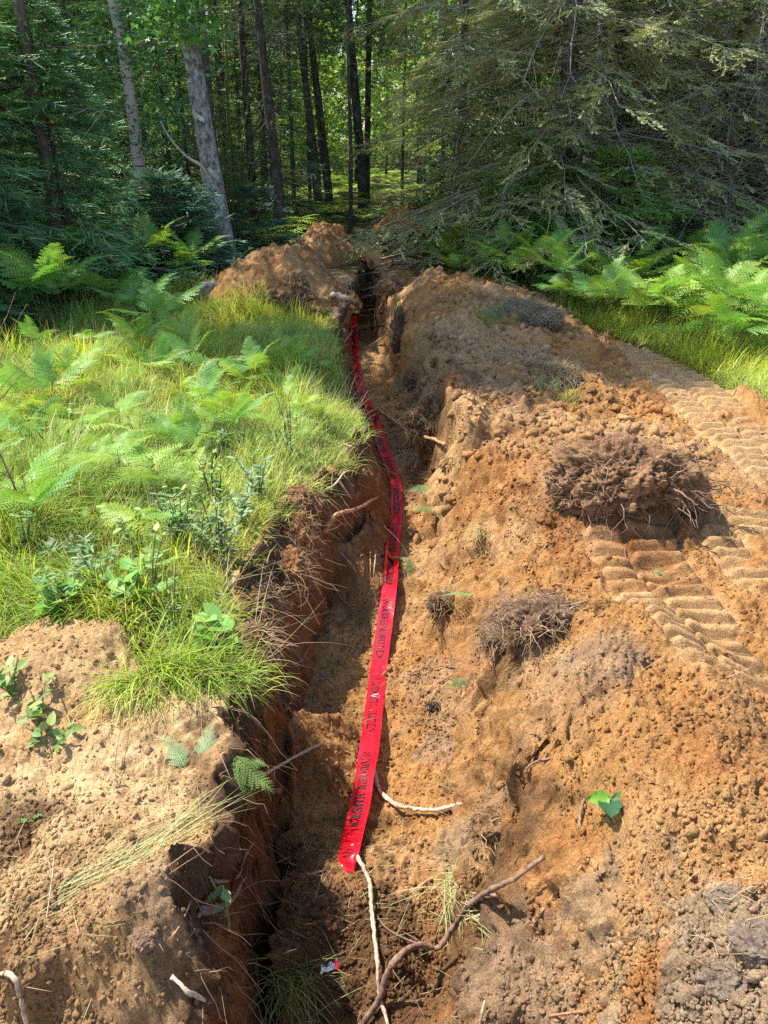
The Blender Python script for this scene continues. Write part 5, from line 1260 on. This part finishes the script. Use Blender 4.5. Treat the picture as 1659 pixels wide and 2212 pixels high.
stick('bare_twig', [(1135, 1665), (1158, 1645, .01), (1188, 1638, .012)], .0045, .003, S, 'small grey twig on the middle of the near heap', sides=6)
stick('bare_twig', [(925, 1445, .01), (960, 1438, .02), (985, 1443, .01)], .004, .003, S, 'small grey twig above the upper boot print', sides=6)
stick('bare_twig', [(945, 1478), (970, 1462, .015), (1000, 1445, .02)], .004, .003, S, 'dark twig beside the half buried root, upper of two', sides=6)
stick('bare_twig', [(975, 1552), (1005, 1543, .03), (1040, 1540, .02)], .0045, .003, S, 'dark twig crossing the lower end of the half buried root', sides=6)
stick('bare_twig', [(1160, 1985), (1200, 1930, .01), (1258, 1870, .02)], .005, .003, RO, 'straight reddish twig on the spoil right of the long crooked branch', sides=6)
stick('bare_twig', [(1150, 2000), (1170, 2022)], .004, .003, RO, 'short reddish twig below the straight reddish one', sides=6)
stick('bare_twig', [(1155, 2200), (1190, 2193, .01), (1260, 2188)], .004, .003, RO, 'flat split reddish stem at the bottom edge right of centre', sides=5)
stick('bare_twig', [(1035, 2235), (1040, 2195, .03), (1048, 2160, .05)], .0045, .003, PA, 'white splinter standing at the bottom edge', sides=5)
stick('bare_twig', [(1200, 1150), (1175, 1185, .01), (1150, 1210, .01)], .006, .004, S, 'brown twig lying left of the first track marks') 
stick('bare_twig', [(1080, 1290), (1050, 1300, .01), (1020, 1325, .01)], .003, .002, S, 'thin twig on the slope below the left track marks', sides=5)
stick('bare_twig', [(1195, 1262), (1300, 1270, .01), (1440, 1262, .01)], .0022, .0015, RO, 'long thin reddish stem lying across the soil below the big root clump', sides=5)
stick('bare_twig', [(1640, 945), (1632, 925, .03), (1622, 900, .06)], .004, .003, S, 'twig stump standing in the right hand track', sides=5)
stick('side_stick', [(735, 750), (752, 728, .05), (770, 702, .06)], .012, .009, PA, 'straight stick leaning on the left rim by the pink end of the tape')
stick('side_stick', [(775, 712, .02), (800, 707, .04), (830, 700, .03), (850, 697, .01)], .010, .007, S, 'root crossing right from the pink fold of the tape')
stick('side_stick', [(795, 748, .02), (822, 732, .05), (855, 712, .05)], .009, .006, PA, 'pale root slanting on the right wall of the far trench')
stick('side_stick', [(762, 842), (790, 840, .03), (820, 832, .04)], .007, .005, S, 'grey curved root crossing the tape in the shaded stretch')
stick('side_stick', [(775, 685), (800, 681, .05), (825, 672, .05)], .010, .008, PA, 'pale root above the far end of the tape')
stick('log_end', [(700, 640), (735, 640, .10), (760, 650, .12), (775, 660, .1)], .035, .02, M['pale'], 'broken root stub with white splinters beside the far trench')
for i in range(14):
    u0 = 770 + i * 6 + random.uniform(-8, 8); v0 = 668 - i * 9 + random.uniform(-6, 6)
    stick('far_root', [(u0 - 18, v0 + 6), (u0 + 8, v0 - 2, .12), (u0 + 40, v0 - random.uniform(0, 14), .06)], .008, .004, PA if i % 2 else S, 'bare root spanning the dark far end of the trench', 'roots spanning the far trench', sides=6)
for i, (u0, v0, u1, v1) in enumerate([(640, 1190, 690, 1170), (660, 1215, 705, 1205), (700, 1110, 745, 1135), (610, 1320, 668, 1345), (580, 1345, 640, 1400), (655, 1385, 690, 1365), (735, 1195, 770, 1235), (790, 1180, 760, 1210), (800, 1190, 800, 1260), (812, 1192, 806, 1255),
                                      (560, 1215, 620, 1225), (700, 1150, 735, 1165), (742, 960, 775, 975), (590, 1545, 640, 1575), (640, 1480, 668, 1500), (520, 1840, 500, 1800), (470, 1990, 500, 1975), (650, 1900, 700, 1880), (600, 2070, 640, 2050), (880, 1460, 930, 1440)]):
    stick('thin_root', [(u0, v0), ((u0 + u1) / 2, (v0 + v1) / 2 - 3, .04), (u1, v1, .025)], .0035, .002, (PA, S, RO)[i % 3], 'thin root poking out of the trench soil', 'thin roots poking from the trench', sides=5)
for (u, v, L, lab) in [(70, 1130, .85, 'bare leafless sapling rising from the grass at the far left'), (25, 1080, .7, 'bare forked twig at the left edge beside the leafless sapling')]:
    x, y, _ = P(u, v + 40, 0); e = empty('bare_sapling', G(x, y)); r = np.random.default_rng(int(u)); mb = MB()
    p = catmull([(0, 0, -.03), (-.03, 0, L * .35), (-.10, .02, L * .7), (-.12, .05, L)], 6); V, Fq = tubes(p[None], np.linspace(.005, .0018, len(p))[None], 5); link('stem', mesh_np('stem', V, Fq, M['stick'], None, True), e)
    for k in range(7):
        s = p[4 + k * 2]; d = np.array((r.uniform(-1, 1), r.uniform(-.5, .5), 1.)); q = s + d * np.linspace(0, r.uniform(.15, .4), 5)[:, None] + np.cumsum(r.normal(0, .008, (5, 3)), 0); V, Fq = tubes(q[None], np.linspace(.0026, .001, 5)[None], 4); link('twig', mesh_np('twig', V, Fq, M['stick'], None, True), e)
    tag(e, lab, 'sapling')
# the old log by the mound, with a broken end
x, y, _ = at(478, 640, 9.3); a = np.array(at(430, 655, 9.2)); b = np.array(at(545, 612, 9.75)); a[2] = gz(a[0], a[1])[0] + .09; b[2] = gz(b[0], b[1])[0] + .13
e = empty('fallen_log', tuple(a)); p = np.linspace(0, 1, 10)[:, None] * (b - a) + np.array((0, 0, .01)) * np.sin(np.arange(10))[:, None]
V, Fq = tubes(p[None], np.full((1, 10), .095), 18); V = V + (fbm(V[:, 0] * 9, V[:, 1] * 9, V[:, 2] * 9, 3, 4) * .012)[:, None]
link('bark', mesh_np('bark', V, Fq, M['log'], None, True), e)
ring = V[:18]; c = ring.mean(0) + np.array((-.012, 0, 0)); link('cut_end', mesh_np('cut_end', np.vstack([ring, c]), np.stack([(np.arange(18) + 1) % 18, np.arange(18), np.full(18, 18)], -1), M['pale']), e)
tag(e, 'weathered grey log lying between the shaded ferns and the rounded mound', 'log')
# sapling stem beside the mound and two broken poles on top of it
stick('broken_pole', [(548, 600, .0), (520, 560, .12), (508, 545, .2)], .022, .006, M['pale'], 'splintered pale pole leaning left at the edge of the rounded mound')
stick('broken_pole', [(552, 592, .0), (556, 560, .16), (558, 540, .24)], .016, .005, M['stick'], 'upright broken stake beside the splintered pale pole')

# ------------------------------------------------------------------ big leaf sprig on the near heap
p = hit(1318, 1775); e = empty('leaf_sprig', (p[0], p[1], p[2] + .02))
def big_leaf(L, W, d, roll, col, at0, cup=.25):
    n = 9; V, F = [], []
    for i in range(n):
        u = i / (n - 1); w = W * (math.sin(math.pi * min(1, u * 1.02) ** .75) ** .8) * .5
        for k in (-1, -.5, 0, .5, 1): V.append((u * L, k * w, cup * L * (abs(k) * .35) - .22 * L * u * u + .004 * math.sin(u * 22) * abs(k)))
    for i in range(n - 1):
        for k in range(4): q = i * 5 + k; F.append((q, q + 1, q + 6, q + 5))
    R = frames(np.array([d], float), np.array([roll])); V = np.einsum('ij,mj->mi', R[0], np.array(V)) + at0
    return mesh_np('leaf', V, np.array(F), M['leaf'], np.broadcast_to(col, V.shape), True)
link('leaf', big_leaf(.075, .062, (-.15, -.75, .15), .1, (.03, .10, .04), (0, .035, .03)), e)
link('leaf', big_leaf(.065, .042, (-1, -.15, .15), -.5, (.16, .34, .04), (0, .03, .035)), e)
link('leaf', big_leaf(.06, .042, (.75, -.3, .1), .8, (.12, .30, .05), (.005, .03, .035)), e)
link('leaf', big_leaf(.07, .034, (.25, -1, -.1), .9, (.20, .34, .12), (.035, -.01, .02)), e)
q = catmull([(0, .04, .03), (.02, -.03, .02), (.01, -.10, .0)], 5); V, Fq = tubes(q[None], np.full((1, len(q)), .0018), 5); link('stalk', mesh_np('stalk', V, Fq, M['twig'], np.broadcast_to((.25, .22, .1), V.shape)), e)
tag(e, 'sprig of broad green leaves lying on the near spoil heap', 'leaves')
for i, (u, v, d, col, lab) in enumerate([(1420, 1243, (1, .2, .1), (.12, .28, .08), 'pair of small green leaves on the soil below the big root clump'), (60, 1780, (-1, .2, .1), (.1, .22, .06), 'dull green clover leaves on the sand at the far left'),
                                         (470, 1370, (.4, -.6, .5), (.12, .26, .08), 'single broad leaf at the grass edge over the rim'), (1160, 2085, (.6, .8, .1), (.25, .18, .1), 'pale dead leaf on the lilac grey soil at the bottom')]):
    p = hit(u, v); e = empty('fallen_leaf', (p[0], p[1], p[2] + .01)); link('leaf', big_leaf(.035, .022, d, .3, col, (0, 0, 0)), e); link('leaf', big_leaf(.03, .02, (-d[0], d[1] + .5, .2), -.3, col, (.01, .01, 0)), e); tag(e, lab, 'leaves')
# trailing vine at the near left wall
p0, p1_, p2_ = hit(440, 1880), hit(458, 1990), hit(472, 2080)
e = empty('hanging_vine', tuple(p0)); q = catmull([(0, 0, .02), (.05, -.05, -.03), tuple((p1_ - p0) * .6 + np.array((.05, -.02, .08))), tuple((p2_ - p0) * .6 + np.array((.06, -.05, .05)))], 6)
V, Fq = tubes(q[None], np.linspace(.0035, .002, len(q))[None], 5); link('stem', mesh_np('stem', V, Fq, M['leaf'], np.broadcast_to((.3, .33, .1), V.shape)), e)
for k in range(3, len(q), 2): link('leaf', big_leaf(.04, .024, (random.uniform(-1, 1), random.uniform(-.8, .2), random.uniform(-.5, .3)), .3, (.18, .28, .12), q[k]), e)
tag(e, 'uprooted green stem with small leaves hanging down the near left wall', 'plant')

# ------------------------------------------------------------------ the red warning tape
m, t, b = new_mat('red_tape'); b.inputs['Base Color'].default_value = (.80, .012, .035, 1); b.inputs['Roughness'].default_value = .24; b.inputs['Specular IOR Level'].default_value = .5
bump(t, b, nz(t, objco(t), 22, 3, .6), .25, .01)
tr = N(t, 'ShaderNodeBsdfTranslucent'); tr.inputs[0].default_value = (.9, .02, .03, 1); mx = N(t, 'ShaderNodeMixShader'); mx.inputs[0].default_value = .15
t.links.new(b.outputs[0], mx.inputs[1]); t.links.new(tr.outputs[0], mx.inputs[2]); t.links.new(mx.outputs[0], t.nodes['Material Output'].inputs[0]); M['tape'] = m
t.links.new(mixc(t, (.74, .008, .022), (.50, .20, .10), ramp(t, nz(t, objco(t), 26, 6, .75), .60, .78, (0, 0, 0), (.6, .6, .6))), b.inputs['Base Color'])
m, t, b = new_mat('black_ink'); b.inputs['Base Color'].default_value = (.012, .008, .012, 1); b.inputs['Roughness'].default_value = .4; M['ink'] = m
m, t, b = new_mat('white_film'); b.inputs['Base Color'].default_value = (.82, .80, .80, 1); b.inputs['Roughness'].default_value = .35; M['film'] = m
# centre line: U, V, lift above the soil, roll
TP = [(757, 1885, .006, .0), (752, 1850, .03, .25), (762, 1805, .045, .25), (778, 1735, .055, .15), (790, 1660, .06, .35), (800, 1600, .05, -.12), (808, 1530, .04, 0), (818, 1440, .035, 0), (832, 1340, .035, 0), (842, 1260, .05, 0), (850, 1180, .04, 0), (857, 1110, .03, 0),
      (857, 1060, .04, 0), (848, 1020, .04, .1), (830, 975, .03, .1), (815, 925, .03, .1), (803, 890, .05, .15), (788, 862, .04, .1), (776, 830, .03, 0), (769, 790, .03, 0), (766, 755, .04, 0), (765, 722, .05, 0)]
W = []
for (u, v, l, ro) in TP:
    p = hit(u, v); d = ray(u, v); k = l / -d[2]; W.append(np.append(p - d * k, ro))
W = catmull(np.array(W), 26); seg = np.linalg.norm(np.diff(W[:, :3], axis=0), axis=1); SL_ = np.concatenate([[0], np.cumsum(seg)]); TL = SL_[-1]
TAPE_W = .083
def tape_pt(s, w):
    """s metres from the near end, w across -0.5..0.5 (positive to the right)"""
    s = np.asarray(s, float); w = np.asarray(w, float)
    p = np.stack([np.interp(s, SL_, W[:, i]) for i in range(4)], -1); e_ = .03
    q = np.stack([np.interp(s + e_, SL_, W[:, i]) - np.interp(s - e_, SL_, W[:, i]) for i in range(3)], -1); q /= np.linalg.norm(q, axis=-1, keepdims=True) + 1e-9
    side = np.cross(q, (0, 0, 1.)); side /= np.linalg.norm(side, axis=-1, keepdims=True) + 1e-9; up = np.cross(side, q)
    ro = p[..., 3:4] * 1.0; c, sn = np.cos(ro), np.sin(ro)
    sd = side * c + up * sn; nn = up * c - side * sn
    wid_ = TAPE_W * np.clip(.35 + s / .10, .35, 1) [..., None]
    cur = (.008 * noise3(s * 3.1, w * 1.5, s * 0, 7) + .0035 * noise3(s * 11, w * 3, s * 0, 8) + (.006 * np.sin(w * 3 + s * 4) * sstep(.5, .0, s)))[..., None]
    return p[..., :3] + sd * w[..., None] * wid_ + nn * cur, nn
ns, nw = int(TL / .012), 9
s = np.linspace(0, TL, ns)[:, None] + np.zeros((1, nw)); w_ = np.linspace(-.5, .5, nw)[None] + np.zeros((ns, 1))
V, nn = tape_pt(s, w_); V = V.reshape(-1, 3); V[:, 2] = np.maximum(V[:, 2], gz(V[:, 0], V[:, 1]) + .003)
ii = np.arange(ns * nw).reshape(ns, nw); tape = link('warning_tape', mesh_np('warning_tape', V, np.stack([ii[:-1, :-1], ii[:-1, 1:], ii[1:, 1:], ii[1:, :-1]], -1).reshape(-1, 4), M['tape'], None, True))
tag(tape, 'long red warning tape with black lettering lying along the trench floor', 'warning tape')
# lettering: real outlines wrapped onto the tape. The words run towards the camera.
fc = bpy.data.curves.new('lettering', 'FONT'); fc.body = 'CAUTION ELECTRIC LINE BURIED BELOW'; fc.size = 1.0; fc.offset = .03; fc.resolution_u = 3
fo = bpy.data.objects.new('lettering', fc); COL.objects.link(fo); bpy.context.view_layer.update()
tm = fo.evaluated_get(bpy.context.evaluated_depsgraph_get()).to_mesh(); nv = len(tm.vertices); tv = np.zeros(nv * 3); tm.vertices.foreach_get('co', tv); tv = tv.reshape(-1, 3)
tfaces = [tuple(p.vertices) for p in tm.polygons]; fo.to_mesh_clear(); bpy.data.objects.remove(fo)
tx = (tv[:, 0] - tv[:, 0].min()) / np.ptp(tv[:, 0]); ty = (tv[:, 1] - tv[:, 1].min()) / np.ptp(tv[:, 1])
tri = np.array([f for f in tfaces if len(f) == 3]).reshape(-1, 3); quad = [f for f in tfaces if len(f) > 3]
if quad: tri = np.vstack([tri] + [np.array([(f[0], f[i], f[i + 1]) for i in range(1, len(f) - 1)]) for f in quad])
def strip(poly, wd, closed=True):
    """outline stroke of a 2-D polyline as quads"""
    p = np.array(poly, float); n = len(p)
    nx = np.roll(p, -1, 0) if closed else np.vstack([p[1:], 2 * p[-1] - p[-2]]); pv = np.roll(p, 1, 0) if closed else np.vstack([2 * p[0] - p[1], p[:-1]])
    t_ = nx - pv; t_ /= np.linalg.norm(t_, axis=1, keepdims=True) + 1e-9; no = np.stack([-t_[:, 1], t_[:, 0]], -1) * wd / 2
    V = np.vstack([p - no, p + no]); i = np.arange(n if closed else n - 1); j = (i + 1) % n
    return V, np.stack([i, j, j + n, i + n], -1)
def motif(k, s0, per):
    """one legend: circle, words, triangle; returns 2-D points (along from the far end, across) in metres"""
    parts = []; a = np.linspace(0, 2 * math.pi, 28)[:-1]; cx, cy, r = .022, 0, .020
    parts.append(strip(np.stack([cx + r * .8 * np.cos(a), cy + r * 1.05 * np.sin(a)], -1), .0042))
    parts.append(strip([(cx - .012, -.014), (cx + .012, .014)], .004, False))           # bar of the no-digging sign
    parts.append(strip([(cx - .009, .008), (cx - .001, .001), (cx + .006, -.004), (cx + .010, -.010)], .0035, False))      # shovel
    parts.append(strip([(cx + .002, .012), (cx + .006, .006), (cx + .001, .003), (cx - .004, -.008)], .004, False))        # digger
    x0, x1 = .052, per * .83
    parts.append((np.stack([x0 + tx * (x1 - x0), (ty - .5) * .044], -1), tri))
    q = per * .83 + .012
    parts.append(strip([(q, -.023), (q + .034, 0), (q, .023)][::1], .0036)); parts.append(strip([(q + .004, .004), (q + .012, -.004), (q + .012, .004), (q + .022, 0)], .0028, False))
    return parts
per = .56; s_end = .13; k = 0; lbs = {}
while s_end + per < TL - .05:
    for pname, (pv, pf) in zip(('symbol', 'symbol', 'symbol', 'symbol', 'wording', 'triangle', 'triangle'), motif(k, 0, per - .03)):
        ss = s_end + (per - .03) - pv[:, 0]            # near end is the end of the legend
        ww = (-.06 + pv[:, 1] / TAPE_W)
        X, nn = tape_pt(ss, ww); X2 = X + nn * .0016; X2[:, 2] = np.maximum(X2[:, 2], gz(X2[:, 0], X2[:, 1]) + .0048); lbs.setdefault((k, pname), MB()).add(X2, [pf])
    s_end += per; k += 1
X = MB();
for pv, pf in motif(0, 0, .5)[:4]:
    Xp, nn = tape_pt(.095 - pv[:, 0], -.06 + pv[:, 1] / TAPE_W); X2 = Xp + nn * .0016; X2[:, 2] = np.maximum(X2[:, 2], gz(X2[:, 0], X2[:, 1]) + .0048); lbs.setdefault((-1, 'symbol'), MB()).add(X2, [pf])
for (k, pname), q in lbs.items(): link(pname, q.mesh(pname, M['ink']), tape)
# folded far end: a loop of tape standing up, its sheen put in as a strip of white film
def ribbon(name, P3, wv, mat, parent):
    c = catmull(P3, 8); wv = np.array(wv, float); V = np.concatenate([c - wv / 2, c + wv / 2]); n = len(c); i = np.arange(n - 1)
    V = V + (noise3(V[:, 0] * 30, V[:, 1] * 30, V[:, 2] * 30, 5) * .006)[:, None]
    return link(name, mesh_np(name, V, np.stack([i, i + 1, i + 1 + n, i + n], -1), mat, None, True), parent)
e0 = W[-1, :3]
def rel(u, v, l): p = hit(u, v); d = ray(u, v); return p - d * (l / -d[2])
ribbon('folded_end', [e0, rel(770, 712, .10), rel(766, 706, .12), rel(763, 695, .08), rel(764, 686, .10), rel(757, 684, .06)], (.075, .02, .01), M['tape'], tape)
ribbon('folded_end', [rel(770, 716, .07), rel(772, 708, .10), rel(775, 712, .05)], (.05, .02, .05), M['film'], tape)
# the torn scrap
p = hit(716, 2096); e = empty('tape_scrap', (p[0], p[1], p[2] + .012)); g2 = np.linspace(0, 1, 6)
def sheet(name, o_, a_, b_, mat, seed):
    n = 7; u, v = np.meshgrid(np.linspace(0, 1, n), np.linspace(0, 1, n)); V = np.array(o_) + u[..., None] * np.array(a_) + v[..., None] * np.array(b_); V = V.reshape(-1, 3); V = V + rng.normal(0, .0016, V.shape); ii = np.arange(n * n).reshape(n, n)
    return link(name, mesh_np(name, V, np.stack([ii[:-1, :-1], ii[:-1, 1:], ii[1:, 1:], ii[1:, :-1]], -1).reshape(-1, 4), mat, None, True), e)
wv = sheet('white_side', (-.035, -.02, .0), (.05, .012, .008), (.004, .026, .018), M['film'], 1); sheet('red_side', (.014, -.012, .012), (.016, -.004, -.006), (-.006, .05, .026), M['tape'], 2)
ik = MB()
for k in range(7): ik.add(*strip([(-.030 + .006 * k, -.004 + .001 * k), (-.028 + .006 * k, .0035 + .001 * k)], .0016, False)) if False else None
iv = []
for k in range(7):
    x0 = -.030 + .006 * k; iv += [(x0, -.008 + k * .0014, .0105 + k * .0009), (x0 + .0018, -.008 + k * .0014, .0105 + k * .0009), (x0 + .0035, .001 + k * .0014, .0170 + k * .0009), (x0 + .0017, .001 + k * .0014, .0170 + k * .0009)]
link('print', mesh_np('print', np.array(iv) + np.array((0, -.0006, .0018)), np.arange(28).reshape(7, 4), M['ink']), e)
tag(e, 'small torn scrap of white and red tape in the soil at the bottom', 'tape scrap')
